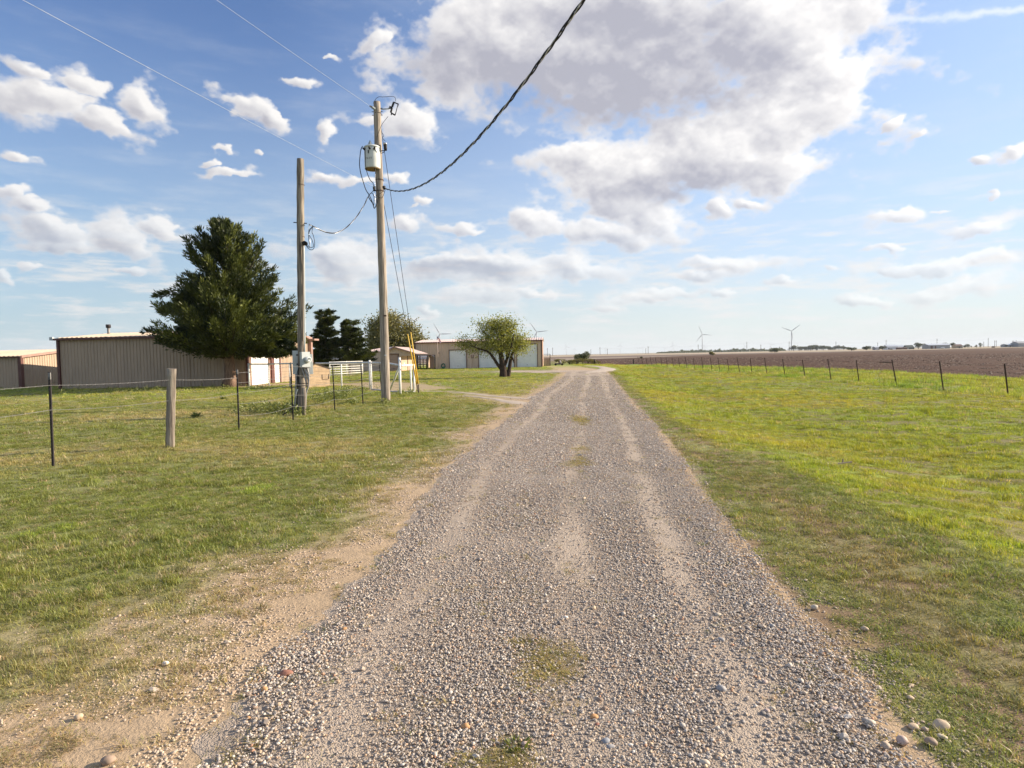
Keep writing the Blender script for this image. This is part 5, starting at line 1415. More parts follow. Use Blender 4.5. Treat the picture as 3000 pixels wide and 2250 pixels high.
# drop cable between the two poles
MY = None
mb0 = G(882, 1211); mt0 = A(881.5, 466, mb0.y); MYY = mb0.y
drop = smooth_line([A(1078, 577, UY - 0.3), A(1066, 602, UY - 1.0), A(1048, 630, UY - 1.6), A(1020, 662, UY - 2.3), A(985, 682, UY - 3.0), A(955, 680, MYY + 0.5), A(925, 667, MYY + 0.1), A(905, 657, MYY)], 6)
twisted('service_drop', drop, 0, [(M_BLACK, 0.0085, 0.010), (M_ALU, 0.007, 0.009), (M_BLACK, 0.0085, 0.010)], 0.95, 'sagging black and silver service cable slung between the two wooden poles', 'cable')

# guy wires with yellow guards
anch = G(1226.5, 1152)
for (a_px, a_py), lab, yel, r_ in (((1116, 372), 'guy wire from the upper part of the tall pole with the taller yellow guard', (1201, 972), 0.035), ((1125, 600), 'guy wire from the middle of the tall pole with the shorter yellow guard', (1196, 979), 0.035)):
    hz__ = A(a_px, a_py, UY); gw = empty('guy_wire', anch, lab, 'guy wire')
    base = anch + Vector((0.0 if a_py < 500 else -0.06, 0, 0.32)); topv = hz__
    MB().tube([topv - anch, base - anch], 0.009, 6, cap=False).build('strand', M_TPOST, gw)
    f = 0
    d = (topv - base); # the guard covers the lower part
    gh = A(yel[0], yel[1], anch.y - (anch.y - UY) * 0.3).z
    t1 = (gh - base.z) / d.z
    MB().tube([base + d * 0.01 - anch, base + d * t1 - anch], [0.030, 0.020], 10).build('guard', M_YEL, gw, smooth=True)
    q = MB(); k = 9
    for i in range(k):
        p = Vector((0, 0, 0)).lerp(base - anch, i / (k - 1)); ring = [p + Vector((math.cos(a2) * 0.018, (math.sin(a2) * 0.02 if i % 2 else 0), math.sin(a2) * 0.03)) for a2 in [j * math.pi / 4 for j in range(9)]]
        q.tube(ring, 0.007, 4, cap=False)
    q.build('anchor_chain', M_CHAIN, gw)

# the shorter pole with the electric meter
mp_ = empty('meter_pole', mb0, 'shorter grey wooden pole with the electric meter, conduits and a weatherhead', 'utility pole')
mo = mb0.copy()
wood_pole('pole', mb0, mt0, 0.112, 0.096, mp_, mo, M_POST)
sb, stp = G(890.5, 1217), A(890, 1137, G(890.5, 1217).y)
MB().tube([sb - mo - Vector((0, 0, 0.2)), sb.lerp(stp, 0.5) - mo, stp - mo, stp - mo + Vector((0, 0, 0.01))], [0.055, 0.054, 0.052, 0.04], 14).build('wooden_stake', M_POST, mp_, smooth=True)
def box_at(name, px, py, Y, w, d, h, rz, m, par=None, bevel=0.006):
    c = A(px, py, Y) - mo; o = MB().box((0, 0, 0), (w, d, h)).build(name, m, par or mp_, bevel=bevel); o.location = c; o.rotation_euler = (0, 0, rz); return o
rz = R(45)
mbx = box_at('meter_box', 893.5, 1053.5, MYY - 0.17, 0.255, 0.115, 0.425, rz, M_GREYBOX)
MB().box((0, -0.062, 0), (0.243, 0.008, 0.410)).build('cover', M_GREYBOX, mbx)
MB().tube([(0.03, -0.058, -0.005), (0.03, -0.10, -0.005)], 0.092, 28).build('socket_ring', M_GREYBOX, mbx, smooth=True)
MB().tube([(0.03, -0.095, -0.005), (0.03, -0.175, -0.005), (0.03, -0.185, -0.005)], [0.080, 0.078, 0.070], 28).build('meter', M_WHITE, mbx, smooth=True)
MB().tube([(0.03, -0.18, -0.005), (0.03, -0.192, -0.005)], [0.064, 0.058], 28).build('meter_glass', M_GLASS, mbx, smooth=True)
MB().box((0.03, -0.194, 0.018), (0.07, 0.004, 0.018)).build('dial', M_BLACK, mbx); MB().box((0.025, -0.194, -0.025), (0.05, 0.004, 0.03)).build('dial', M_WHITE, mbx)
MB().box((0.0, -0.07, -0.218), (0.03, 0.02, 0.03)).build('hasp', M_TPOST, mbx)
box_at('disconnect_box', 906.5, 1067, MYY - 0.02, 0.17, 0.12, 0.56, R(25), M_GREYBOX)
box_at('breaker_box', 865.5, 1062, MYY - 0.02, 0.14, 0.16, 0.66, R(25), M_GREYBOX)
for y_ in (1040, 1067): MB().box(A(872, y_, MYY - 0.06) - mo, (0.14, 0.05, 0.04)).build('strap_bracket', M_TPOST, mp_)
M_COND = mat('weathered_conduit', (0.30, 0.285, 0.27), 0.5, 0.3, 0.1, 9.0)
for pts, r_ in (([(884.5, 1077), (888, 1090), (893, 1105), (897, 1118), (898, 1128)], 0.024), ([(891, 1077), (897, 1092), (902, 1108), (904, 1122), (902, 1135), (897, 1150), (895, 1180), (894, 1212)], 0.027), ([(900, 1078), (904, 1095), (905, 1115), (903, 1135)], 0.022), ([(907, 1098), (905, 1110), (903, 1122)], 0.012)):
    MB().tube(px_tube(pts, MYY - 0.16, 0, o=mo), r_, 10).build('conduit', M_COND, mp_, smooth=True)
for pts, r_, m_ in (([(868, 1097), (867, 1130), (865.5, 1165), (864, 1200), (863, 1216)], 0.026, M_COND), ([(872, 1140), (867, 1160), (865, 1180), (866, 1196), (870, 1200)], 0.020, M_WHITE), ([(876, 1077), (872, 1090), (875, 1108), (872, 1125)], 0.012, M_BLACK), ([(871, 1098), (872, 1130), (869.5, 1170), (869, 1213)], 0.012, M_BLACK)):
    MB().tube(px_tube(pts, MYY - 0.10, 0, o=mo), r_, 8).build('conduit', m_, mp_, smooth=True)
for y_ in (1131, 1124): MB().tube(px_tube([(870, y_ + 1), (884, y_ - 1), (904, y_ - 1)], MYY - 0.20, 0, o=mo), 0.008, 6).build('strap', M_TPOST, mp_)
# mast conduit up the pole, with its weatherhead and loops
MB().tube(px_tube([(892, 1031), (891.5, 900), (890.5, 780), (889.5, 722)], MYY - 0.03, 0, o=mo), 0.026, 10).build('mast_conduit', M_GREYBOX, mp_, smooth=True)
MB().tube(px_tube([(887, 1000), (886.5, 880), (886, 760), (887, 722)], MYY - 0.10, 0, o=mo), 0.010, 6).build('ground_wire', M_BLACK, mp_, smooth=True)
MB().tube([A(888, 714, MYY - 0.02) - mo, A(892, 712, MYY - 0.07) - mo, A(896, 714, MYY - 0.14) - mo], [0.045, 0.062, 0.055], 14).build('weatherhead', M_BLACK, mp_, smooth=True)
for pts, m_ in (([(896, 716), (903, 724), (908, 722), (905, 705), (904, 690), (908, 675), (918, 664)], M_BLACK), ([(896, 717), (902, 727), (912, 732), (919, 728), (922, 712), (918, 690), (914, 680), (916, 668)], M_BLACK), ([(898, 714), (908, 724), (918, 722), (915, 705), (908, 692), (904, 685), (907, 672), (916, 664)], M_BLACK), ([(908, 728), (908, 708), (905, 690), (904, 672), (907, 657), (912, 662)], M_ALU)):
    MB().tube(px_tube(pts, MYY - 0.12, 0, o=mo), 0.008, 6).build('service_loop', m_, mp_, smooth=True)
MB().tube([A(860, 651.5, MYY - 0.02) - mo, A(899, 654.5, MYY - 0.02) - mo], 0.013, 8).build('eye_bolt', M_TPOST, mp_)
for y_ in (542, 660, 694): 
    z_ = A(882, y_, MYY).z; c_ = mb0.lerp(mt0, z_ / mt0.z) - mo
    MB().tube([c_ - Vector((0, 0, 0.006)), c_ + Vector((0, 0, 0.006))], 0.104, 20, cap=False).build('tie_wire', M_RUST, mp_)

# ------------------------------------------------------------------ trees
M_CEDAR = leaf_mat('cedar_needles', (0.007, 0.018, 0.005), (0.115, 0.132, 0.022), 0.10)
M_LEAF = leaf_mat('young_leaves', (0.130, 0.165, 0.030), (0.370, 0.370, 0.075), 0.45)
M_MESQ = leaf_mat('olive_leaves', (0.095, 0.095, 0.032), (0.270, 0.245, 0.075), 0.35)
M_FARL = leaf_mat('dull_green_leaves', (0.045, 0.062, 0.030), (0.130, 0.145, 0.070), 0.25)
def cards(P_, D_, ln, wd, rg, droop=0.0):
    """kite shaped leaves at P_ pointing along D_"""
    n = len(P_)
    D_ = D_ / np.maximum(np.linalg.norm(D_, axis=1), 1e-6)[:, None]
    s = np.cross(D_, rg.normal(size=(n, 3))); s /= np.maximum(np.linalg.norm(s, axis=1), 1e-6)[:, None]
    L = (ln * rg.uniform(0.6, 1.25, n))[:, None]; Wd = (wd * rg.uniform(0.7, 1.3, n))[:, None]
    a = P_; b = P_ + D_ * L * 0.45 + s * Wd; c = P_ + D_ * L; d = P_ + D_ * L * 0.45 - s * Wd
    c = c - np.array((0, 0, 1)) * droop * L
    V = np.stack([a, b, c, d], 1).reshape(-1, 3); Fc = np.arange(4 * n).reshape(n, 4)
    return V, Fc
def cedar(base, H, prof, nl, per, seed, label, trunk_r, z0, cardl=0.20, layers=0, skew=(0, 0), twist=0.0, tshade=0.5, lean=Vector((0, 0, 0)), bark=None, low=(), vary=(0.62, 1.06)):
    rg = np.random.default_rng(seed); o = empty('cedar_tree', base, label, 'tree')
    zp = np.array([p[0] for p in prof]) * H; rp = np.array([p[1] for p in prof])
    zs = rg.uniform(z0, H * 0.99, nl * 3); keep = rg.random(nl * 3) < (np.interp(zs, zp, rp) / rp.max() + 0.12); zs = zs[keep][:nl]
    if layers:
        zs = zs + 0.18 * (np.round(zs / H * layers) / layers * H - zs)
    PP, DD, TT_ = [], [], []; br = MB()
    spires = [] if layers else [(rg.uniform(-1.5, 1.5), rg.uniform(-1.5, 1.5)) for _ in range(12)] + [(0, 0), (-1.9, 0.2), (0.9, -0.2), (2.0, 0)]
    spires = spires + [(q_[0], q_[1], q_[2]) for q_ in low]
    zs = list(zs) + [None] * len(spires)
    for i, z in enumerate(zs):
        az_ = rg.uniform(0, 2 * np.pi)
        if z is None:
            sp_ = spires[i - len(zs)]; sx_, sy_ = sp_[:2]; rr0 = math.hypot(sx_, sy_); ztop = H * (1.0 - 0.035 * rr0 ** 1.8) * rg.uniform(0.965, 1.0)
            tip = np.array((sx_ * 1.12, sy_ * 1.12, ztop)); st_ = np.array((sx_ * 0.6, sy_ * 0.6, ztop - 2.1)); r_ = 1.3
            if len(sp_) == 3: tip = np.array(sp_); st_ = np.array((sx_ * 0.55, sy_ * 0.55, sp_[2] + 0.5)); r_ = 1.7
        else:
            lobe = 1 + 0.10 * math.sin(az_ * 3 + z * 1.3) + 0.07 * math.sin(az_ * 7 + z * 2.1 + seed)
            r_ = float(np.interp(z, zp, rp)) * lobe * (vary[0] + (vary[1] - vary[0]) * rg.random() ** 0.8)
            ox, oy = math.cos(az_), math.sin(az_)
            r_ *= 1 + skew[0] * ox + skew[1] * oy
            rise = (0.35 + 0.75 * z / H) if not layers else 0.30
            tip = np.array((ox * r_, oy * r_, z)) + np.array(lean) * z / H; st_ = np.array((0, 0, max(z0 * 0.8, z - rise * r_))) + np.array(lean) * z / H
        ln_ = np.linalg.norm(tip - st_) + 1e-3; dr_ = (tip - st_) / ln_
        m_ = int(per * (0.45 + 0.75 * r_ / rp.max()) * (1.5 if r_ == 1.7 else 1)); t = rg.uniform(0.20, 1.0, m_) ** 0.70
        wid = (0.055 * ln_ + 0.10) * (1.10 - t) ** 0.6 + 0.035
        off = rg.normal(size=(m_, 3)) * wid[:, None] * np.array((1, 1, 0.60 if layers else 0.9))
        p = st_ + dr_ * (t * ln_)[:, None] + off * 0.62
        up = rg.uniform(0.1, 1.0, m_)[:, None] * np.array((0, 0, 1.0)) * (0.35 if layers else 0.85)
        d = dr_ * 0.9 + off / np.maximum(wid, .05)[:, None] * 0.35 + up + rg.normal(size=(m_, 3)) * 0.30
        PP.append(p); DD.append(d); TT_.append(np.clip(rg.normal(0.45 + 0.30 * rg.normal(), 0.14, m_), 0, 1))
        if i % 3 == 0 and r_ > 0.5: br.tube([Vector(st_), Vector(st_ + dr_ * ln_ * 0.5) + Vector((0, 0, -0.05)), Vector(st_ + dr_ * ln_ * 0.85)], [0.012 + r_ * 0.012, 0.010 + r_ * 0.006, 0.005], 5)
    P_, D_, T_ = np.concatenate(PP), np.concatenate(DD), np.concatenate(TT_)
    ok = P_[:, 2] > z0 * 0.85; P_, D_, T_ = P_[ok], D_[ok], T_[ok]
    V, Fc = cards(P_, D_, cardl, cardl * 0.12, rg)
    np_obj('crown', V, Fc, M_CEDAR, o, tint=np.repeat(T_, 4)[:, None] * np.ones(3))
    br.build('branches', bark or M_BARK, o)
    tk = MB(); k = 14; tk.tube([Vector((0.05 * math.sin(i * 0.9), 0.05 * math.cos(i * 0.7), H * 0.9 * i / k)) + lean * (i / k) for i in range(k + 1)], [trunk_r * (1 + 0.35 * (i == 0)) * (1 - 0.86 * i / k) for i in range(k + 1)], 14)
    # fluted bark
    for i in range(k + 1):
        c = sum((Vector(tk.v[i * 14 + j]) for j in range(14)), Vector()) / 14
        for j in range(14): tk.v[i * 14 + j] = tuple(c + (Vector(tk.v[i * 14 + j]) - c) * (1 + 0.16 * math.sin(j * 2.7 + i * 0.4)))
    tk.build('trunk', bark or M_CBARK, o, smooth=True)
    return o
tb0 = G(672, 1134)
ced = cedar(tb0, 9.75, [(0.0, 1.0), (0.18, 1.5), (0.24, 2.9), (0.32, 3.75), (0.44, 3.75), (0.55, 3.25), (0.68, 2.55), (0.80, 1.85), (0.90, 1.3), (0.97, 0.8), (1.0, 0.3)], 330, 290, 5, 'big dark spreading cedar with a broad jagged crown in front of the long barn', 0.34, 2.05, 0.26, twist=0.1, skew=(0.08, 0), vary=(0.40, 1.18), low=[(rnd.uniform(1.7, 4.15), rnd.uniform(-1.3, 1.3), rnd.uniform(1.75, 2.9)) for _ in range(26)] + [(rnd.uniform(-3.8, -2.2), rnd.uniform(-1.2, 1.2), rnd.uniform(2.6, 5.6)) for _ in range(16)] + [(2.4, -0.6, 1.75), (3.0, 0.2, 1.6), (3.5, -0.9, 1.8), (3.9, 0.1, 2.0), (2.7, 0.9, 1.9), (3.3, 0.8, 2.3), (1.8, -1.0, 2.0), (4.0, -0.6, 2.4), (-1.2, 0.3, 1.9), (0.6, 0.5, 1.7), (-2.4, 0.2, 2.3)])
cedar(G(955, 1098), 6.35, [(0, 0.9), (0.2, 1.75), (0.45, 1.75), (0.62, 1.35), (0.74, 0.85), (0.86, 1.05), (0.95, 1.15), (1, 0.5)], 260, 210, 8, 'dark cedar with a shelf like flat top behind the meter pole', 0.16, 0.95, 0.22, layers=6, skew=(0.12, 0), vary=(0.35, 1.15))
cedar(G(1024, 1097), 5.25, [(0, 0.5), (0.22, 1.5), (0.4, 1.9), (0.55, 1.3), (0.7, 0.95), (0.9, 0.75), (0.97, 0.75), (1, 0.3)], 230, 200, 9, 'smaller olive cedar leaning over between the two wooden poles', 0.12, 1.45, 0.22, layers=5, skew=(0.32, 0), vary=(0.35, 1.2))

def broadleaf(name, base, limbs, ells, ntw, per, leaf, m, label, seed, rad, cat='tree', twr=0.012, gap=0.5, bark=None):
    """limbs: lists of (point, radius); ells: (centre, radii) volumes holding the twigs"""
    rg = np.random.default_rng(seed); o = empty(name, base, label, cat); nodes = []; q = MB()
    for L in limbs:
        pts = smooth_line([p for p, _ in L], 3); rr_ = np.interp(np.linspace(0, 1, len(pts)), np.linspace(0, 1, len(L)), [r_ for _, r_ in L])
        q.tube(pts, list(rr_), 10); nodes += [tuple(p) for p in pts[len(pts) // 3:]]
    q.build('trunk', bark or M_BARK, o, smooth=True)
    tg = []
    vol = np.array([e[1][0] * e[1][1] * e[1][2] for e in ells]); vol = vol ** 0.65; vol = vol / vol.sum()
    while len(tg) < ntw:
        e = ells[rg.choice(len(ells), p=vol)]; v = rg.normal(size=3); v /= np.linalg.norm(v); r_ = rg.random() ** (1 / 2.4)
        p = np.array(e[0]) + v * r_ * np.array(e[1])
        if fbm(p[0] * 0.9 / rad + 7, (p[2] + p[1]) * 0.9 / rad, 2, seed) < gap * rg.uniform(0.6, 1.1): continue
        tg.append(p)
    N_ = np.array(nodes); tg = np.array(tg); d0 = np.array([np.min(np.linalg.norm(N_ - t, axis=1)) for t in tg]); order = np.argsort(d0)
    tw = MB(); PP, DD, TT_ = [], [], []; N_ = list(map(tuple, N_)); NA = np.array(N_)
    for i in order:
        t = tg[i]; dd = np.linalg.norm(NA - t, axis=1); j = int(np.argmin(dd)); a_ = NA[j]; mid = (a_ + t) / 2 + rg.normal(size=3) * 0.08 * dd[j] + np.array((0, 0, 0.06 * dd[j]))
        tw.tube([Vector(a_), Vector(mid), Vector(t)], [twr * 1.5, twr, twr * 0.5], 4, cap=False)
        NA = np.vstack([NA, mid[None], t[None]])
        k = int(per * rg.uniform(0.5, 1.4)); f = rg.random(k)
        p = np.where((f < 0.35)[:, None], mid, t) + rg.normal(size=(k, 3)) * np.array((1, 1, 0.8)) * rad * 0.17
        PP.append(p); DD.append(rg.normal(size=(k, 3)) + np.array((0, 0, 0.2))); TT_.append(np.clip(rg.normal(0.5 + 0.18 * rg.normal(), 0.22, k), 0, 1))
    tw.build('twigs', bark or M_BARK, o)
    V, Fc = cards(np.concatenate(PP), np.concatenate(DD), leaf, leaf * 0.30, rg); T_ = np.concatenate(TT_)
    np_obj('crown', V, Fc, m, o, tint=np.repeat(T_, 4)[:, None] * np.ones(3))
    return o
hb = G(1480, 1104); hY = hb.y; S = hY / 1850
def pl(px, py, dy=0.0): return A(px, py, hY + dy) - hb
def el(px, py, rx, ry, dy=0.0, ry_=None): return (tuple(pl(px, py, dy)), (rx * S, (ry_ or rx) * S, ry * S))
broadleaf('shade_tree', hb, [
    [(pl(1474, 1108), 0.30), (pl(1475, 1090), 0.27), (pl(1472, 1066), 0.22), (pl(1468, 1040), 0.17), (pl(1466, 1010), 0.10), (pl(1470, 970), 0.04)],
    [(pl(1488, 1108, 0.1), 0.17), (pl(1491, 1088, 0.1), 0.15), (pl(1495, 1062, 0.1), 0.13), (pl(1499, 1040, 0.2), 0.10), (pl(1512, 1018, 0.3), 0.06), (pl(1535, 1005, 0.4), 0.03)],
    [(pl(1473, 1086), 0.13), (pl(1458, 1068, -0.1), 0.115), (pl(1444, 1046, -0.3), 0.10), (pl(1430, 1031, -0.5), 0.08), (pl(1405, 1022, -0.8), 0.05), (pl(1378, 1012, -1.0), 0.025)],
    [(pl(1477, 1072, 0.1), 0.13), (pl(1486, 1050, 0.4), 0.11), (pl(1484, 1025, 0.8), 0.08), (pl(1486, 990, 1.2), 0.04)],
    [(pl(1470, 1045), 0.10), (pl(1455, 1020, 0.3), 0.08), (pl(1432, 990, 0.6), 0.05), (pl(1412, 965, 0.8), 0.025)],
    [(pl(1500, 1045, 0.1), 0.05), (pl(1506, 1062, -0.1), 0.045), (pl(1503, 1048, -0.3), 0.02)],
    [(pl(1488, 1050, 0.3), 0.07), (pl(1498, 1015, -0.5), 0.05), (pl(1505, 980, -0.9), 0.03)]],
    [el(1425, 965, 42, 24), el(1468, 955, 42, 20), el(1492, 972, 28, 24), el(1470, 988, 58, 26), el(1400, 1008, 48, 19), el(1440, 1012, 45, 20), el(1512, 1010, 38, 19), el(1480, 1015, 50, 20), el(1545, 1014, 26, 13), el(1525, 998, 26, 14), el(1362, 1004, 22, 10), el(1400, 950, 20, 12), el(1490, 948, 26, 14), el(1372, 1012, 22, 11), el(1392, 1022, 20, 10)],
    420, 34, 0.115, M_LEAF, 'small spreading tree with sparse fresh leaves before the long garage', 4, 1.9, twr=0.018, gap=0.54)
mb1 = G(1150, 1083); mb1.z = 0; mY = 92.0; mb1 = Vector((A(1150, 1075, mY).x, mY, 0)); S2 = mY / 1850
def pl2(px, py, dy=0.0): return A(px, py, mY + dy) - mb1
def el2(px, py, rx, ry): return (tuple(pl2(px, py)), (rx * S2, rx * S2 * 0.9, ry * S2))
broadleaf('mesquite_tree', mb1, [[(pl2(1150, 1075), 0.35), (pl2(1148, 1050), 0.28), (pl2(1130, 1020), 0.2), (pl2(1105, 985), 0.1)], [(pl2(1150, 1055), 0.25), (pl2(1162, 1020), 0.18), (pl2(1180, 985), 0.1)], [(pl2(1155, 1045), 0.2), (pl2(1185, 1025), 0.12), (pl2(1212, 1005), 0.06)]],
    [el2(1100, 978, 34, 34), el2(1140, 960, 42, 36), el2(1185, 978, 36, 34), el2(1212, 1002, 22, 24), el2(1150, 1000, 60, 30), el2(1100, 1005, 30, 22)],
    520, 62, 0.31, M_MESQ, 'wide olive brown tree rising behind the small garage', 6, 4.2, twr=0.035, gap=0.44)

def puff(name, base, w, h, n, label, seed, m=None, leaf=None, cat='tree', group=None, trunk=True, dark=0.5):
    rg = np.random.default_rng(seed); o = empty(name, base, label, cat, group)
    k = 6; cs = np.stack([rg.uniform(-0.28, 0.28, k) * w, rg.uniform(-0.28, 0.28, k) * w, rg.uniform(0.35, 0.78, k) * h], -1)
    rr_ = np.stack([rg.uniform(0.20, 0.34, k) * w] * 2 + [rg.uniform(0.16, 0.26, k) * h], -1)
    j = rg.choice(k, n); v = rg.normal(size=(n, 3)); v /= np.linalg.norm(v, axis=1)[:, None]
    p = cs[j] + v * (rg.random(n) ** 0.4)[:, None] * rr_[j]; p[:, 2] = np.maximum(p[:, 2], 0.05 * h)
    leaf = leaf or w * 0.09
    V, Fc = cards(p, v + rg.normal(size=(n, 3)) * 0.6 + np.array((0, 0, 0.3)), leaf, leaf * 0.33, rg)
    np_obj('crown', V, Fc, m or M_FARL, o, tint=np.clip(np.repeat(rg.normal(dark, 0.22, n), 4), 0, 1)[:, None] * np.ones(3))
    tk = MB().tube([(0, 0, -0.1), (0.02 * w, 0, h * 0.3), (0, 0, h * 0.6)], [w * 0.035, w * 0.028, w * 0.012], 8)
    for a_ in (0.3, 2.2, 4.1): tk.tube([(0, 0, h * 0.28), (math.cos(a_) * w * 0.22, math.sin(a_) * w * 0.22, h * 0.62)], [w * 0.02, w * 0.006], 5)
    tk.build('trunk', M_BARK, o, smooth=True)
    return o
def at_d(px, Y): 
    v = A(px, 1042 - (px - 1500) * 0.0201, Y); v.z = float(hgt(v.x, v.y)); return v
def top_h(px, py, Y): return A(px, py, Y).z - float(hgt(A(px, py, Y).x, Y))
puff('round_bush', at_d(1707, 104), 2.6, top_h(1707, 1026, 104), 2600, 'round dark green bush above the dark pipe gate', 31, M_FARL, 0.17, 'bush', dark=0.6)
for i, (px, py, w, lab) in enumerate(((1668, 1052, 2.3, 'grey green brush just inside the pipe gate near the slatted pen'), (1692, 1051, 2.2, 'pale weedy brush by the middle post of the pipe gate'), (1722, 1049, 2.6, 'pale weedy brush below the round bush'), (1745, 1056, 1.6, 'low green brush beyond the end post of the pipe gate'), (1640, 1052, 2.0, 'brush between the slatted pen and the farm implement'))):
    puff('brush', at_d(px, 96 + i), w, max(0.5, top_h(px, py, 96 + i)), 900, lab, 40 + i, M_MESQ, 0.13, 'bush', trunk=False, dark=0.4)
puff('field_bush', at_d(2086, 290), 2.9, top_h(2086, 1031, 290), 700, 'lone grey bush standing in the pale field below the big turbine', 51, M_MESQ, 0.35, 'bush', dark=0.35)
puff('field_tree', at_d(2270, 520), 6.8, top_h(2270, 1020, 520), 900, 'lone hazy tree in the pale field just before the far dark wood', 52, M_FARL, 0.7, 'tree')
puff('field_bush', at_d(1879, 200), 1.0, top_h(1879, 1045, 200), 300, 'tiny dark bush at the edge of the ploughed field', 53, M_FARL, 0.16, 'bush')

# far farm and woods
FT = [(2495, 1017, 24, 560, 'low dark thicket, the first one past the big far wood'), (2538, 1013.5, 26, 700, 'dark rounded tree, the first of the far farmyard'), (2559, 1012.5, 11, 720, 'narrow grey tree standing by the farm sheds'),
      (2585, 1010.5, 20, 690, 'pale grey green tree touching the white far barn'), (2690, 1003.5, 24, 760, 'tall dark tree between the white far barn and the long grey shed'), (2709, 1006, 20, 760, 'dark tree crowding the end of the long grey shed'),
      (2729, 1004.5, 8, 820, 'small dark treetop over the ridge of the long grey shed'), (2742, 1006.5, 7, 820, 'smallest treetop over the ridge of the long grey shed'), (2766, 1003.5, 20, 820, 'flat dark treetops over the long grey shed'),
      (2791, 1004.5, 20, 740, 'dark green tree at the far end of the long grey shed'), (2825, 1007, 10, 700, 'brownish tree next to the tan far house'), (2836, 1007.5, 12, 700, 'paler tree next to the brownish one by the tan far house'),
      (2846, 1011.5, 4, 700, 'tiny dark bush past the trees of the tan far house'), (2860.5, 1009, 8, 700, 'small round brown tree standing apart in the far field'), (2872, 1003.5, 11, 700, 'small pointed tree standing apart in the far field'), (2948, 1009.5, 7, 800, 'dark bush at the end of the low far building')]
for i, (px, py, w, Y, lab) in enumerate(FT):
    puff('far_tree', at_d(px, Y), w * Y / 1850 * 1.05, top_h(px, py, Y), 700, lab, 60 + i, M_FARL, w * Y / 1850 * 0.10, group='trees about the far farm', dark=0.45 if 'pale' in lab or 'brown' in lab else 0.25)
for i, (px, py, w) in enumerate(((2325, 1011.5, 20), (2343, 1015, 18), (2358, 1014.5, 16), (2374, 1012, 22), (2392, 1010, 24), (2412, 1012.5, 20), (2428, 1014.5, 18), (2444, 1014, 14), (2458, 1012, 16), (2471, 1013, 14))):
    puff('wood_tree', at_d(px, 1450), w * 1.0, top_h(px, py, 1450), 420, ['tall rounded tree at the turbine end of the far dark wood', 'low tree next to the rounded one at the turbine end of the far wood', 'third tree from the turbine end of the far dark wood', 'fourth tree from the turbine end of the far dark wood', 'tallest tree in the middle of the far dark wood', 'tree just past the tallest in the far dark wood', 'low tree past the middle of the far dark wood', 'third tree from the farm end of the far wood', 'second tree from the farm end of the far wood', 'last tree at the farm end of the far dark wood'][i], 90 + i, M_FARL, w * 0.13, group='trees of the far dark wood', dark=0.3)
# low line of woods on the horizon
rg = np.random.default_rng(5); n = 9000
px = rg.uniform(1925, 2300, n); px = np.where(rg.random(n) < 0.25, rg.uniform(2060, 2240, n), px); dist = rg.uniform(1700, 2100, n)
hw = fbm(px / 9.0, px * 0 + 2, 3, 15) * 9.0 * ss(1920, 1990, px); hh = rg.random(n) * hw
dirs = np.array([tuple(ray(p, 1042 - (p - 1500) * 0.0201)) for p in px]); k = dist / dirs[:, 1]
P_ = np.stack([dirs[:, 0] * k, dist, hh - 0.3], -1); V, Fc = cards(P_, rg.normal(size=(n, 3)), 4.5, 1.8, rg)
wl_ = np_obj('treeline', V, Fc, M_FARL, None, tint=np.clip(np.repeat(rg.normal(0.35, 0.2, n), 4), 0, 1)[:, None] * np.ones(3)); set_props(wl_, 'thin dark line of far woods along the horizon', 'treeline', kind='stuff')

M_FW = mat('far_white_paint', (0.72, 0.72, 0.71), 0.7); M_FG = mat('far_grey_metal', (0.33, 0.33, 0.33), 0.6); M_FRO = mat('far_pale_roof', (0.58, 0.60, 0.62), 0.4); M_FT = mat('far_tan_wall', (0.42, 0.34, 0.24), 0.8); M_FB = mat('far_red_brown', (0.14, 0.08, 0.065), 0.8); M_FGR = mat('far_green_roof', (0.07, 0.085, 0.075), 0.7)
def far_house(name, x0, x1, ytop, yeave, Y, depth, mw, mr, label, doors=()):
    a_ = at_d(x0, Y); w = (x1 - x0) * Y / 1850; he = A(x0, yeave, Y).z - a_.z; hr = A(x0, ytop, Y).z - a_.z
    o = empty(name, a_, label, 'building', rz=R(-3))
    MB().prism([(0, 0, 0), (w, 0, 0), (w, depth, 0), (0, depth, 0)], (0, 0, he)).build('walls', mw, o)
    ov = 0.25
    rf_ = MB(); rf_.prism([(-ov, -ov, he - 0.05), (-ov, depth / 2, hr), (-ov, depth + ov, he - 0.05), (-ov, depth + ov, he + 0.05), (-ov, depth / 2, hr + 0.15), (-ov, -ov, he + 0.05)], (w + 2 * ov, 0, 0)); rf_.build('roof', mr, o)
    for s_ in (0.0, w - 0.1): MB().prism([(s_, 0.02, he), (s_, depth / 2, hr), (s_, depth - 0.02, he)], (0.1, 0, 0)).build('gable', mw, o)
    for d0, d1, hh_, m_ in doors: MB().box(((d0 + d1) / 2 * w, -0.06, hh_ * he / 2), ((d1 - d0) * w, 0.1, hh_ * he)).build('door', m_, o)
    return o
far_house('far_barn', 2599, 2630, 1010.5, 1015.5, 700, 9, M_FW, M_FRO, 'white far barn with a small dark door beyond the ploughed field', ((0.12, 0.2, 0.6, M_TPOST),))
far_house('far_barn', 2631, 2655, 1011.5, 1016, 704, 8, M_FW, M_FRO, 'lower pale shed joined to the white far barn', ((0.5, 0.7, 0.6, M_FG),))
far_house('far_shed', 2631, 2657, 1018.5, 1019.5, 690, 4, M_FB, M_FB, 'long low red brown shed in front of the white far barn')
far_house('far_house', 2657, 2678, 1011.5, 1018.5, 695, 8, M_FGR, M_FGR, 'dark green roofed far house between the white barn and tall dark tree', ((0.1, 0.2, 0.8, M_FW),))
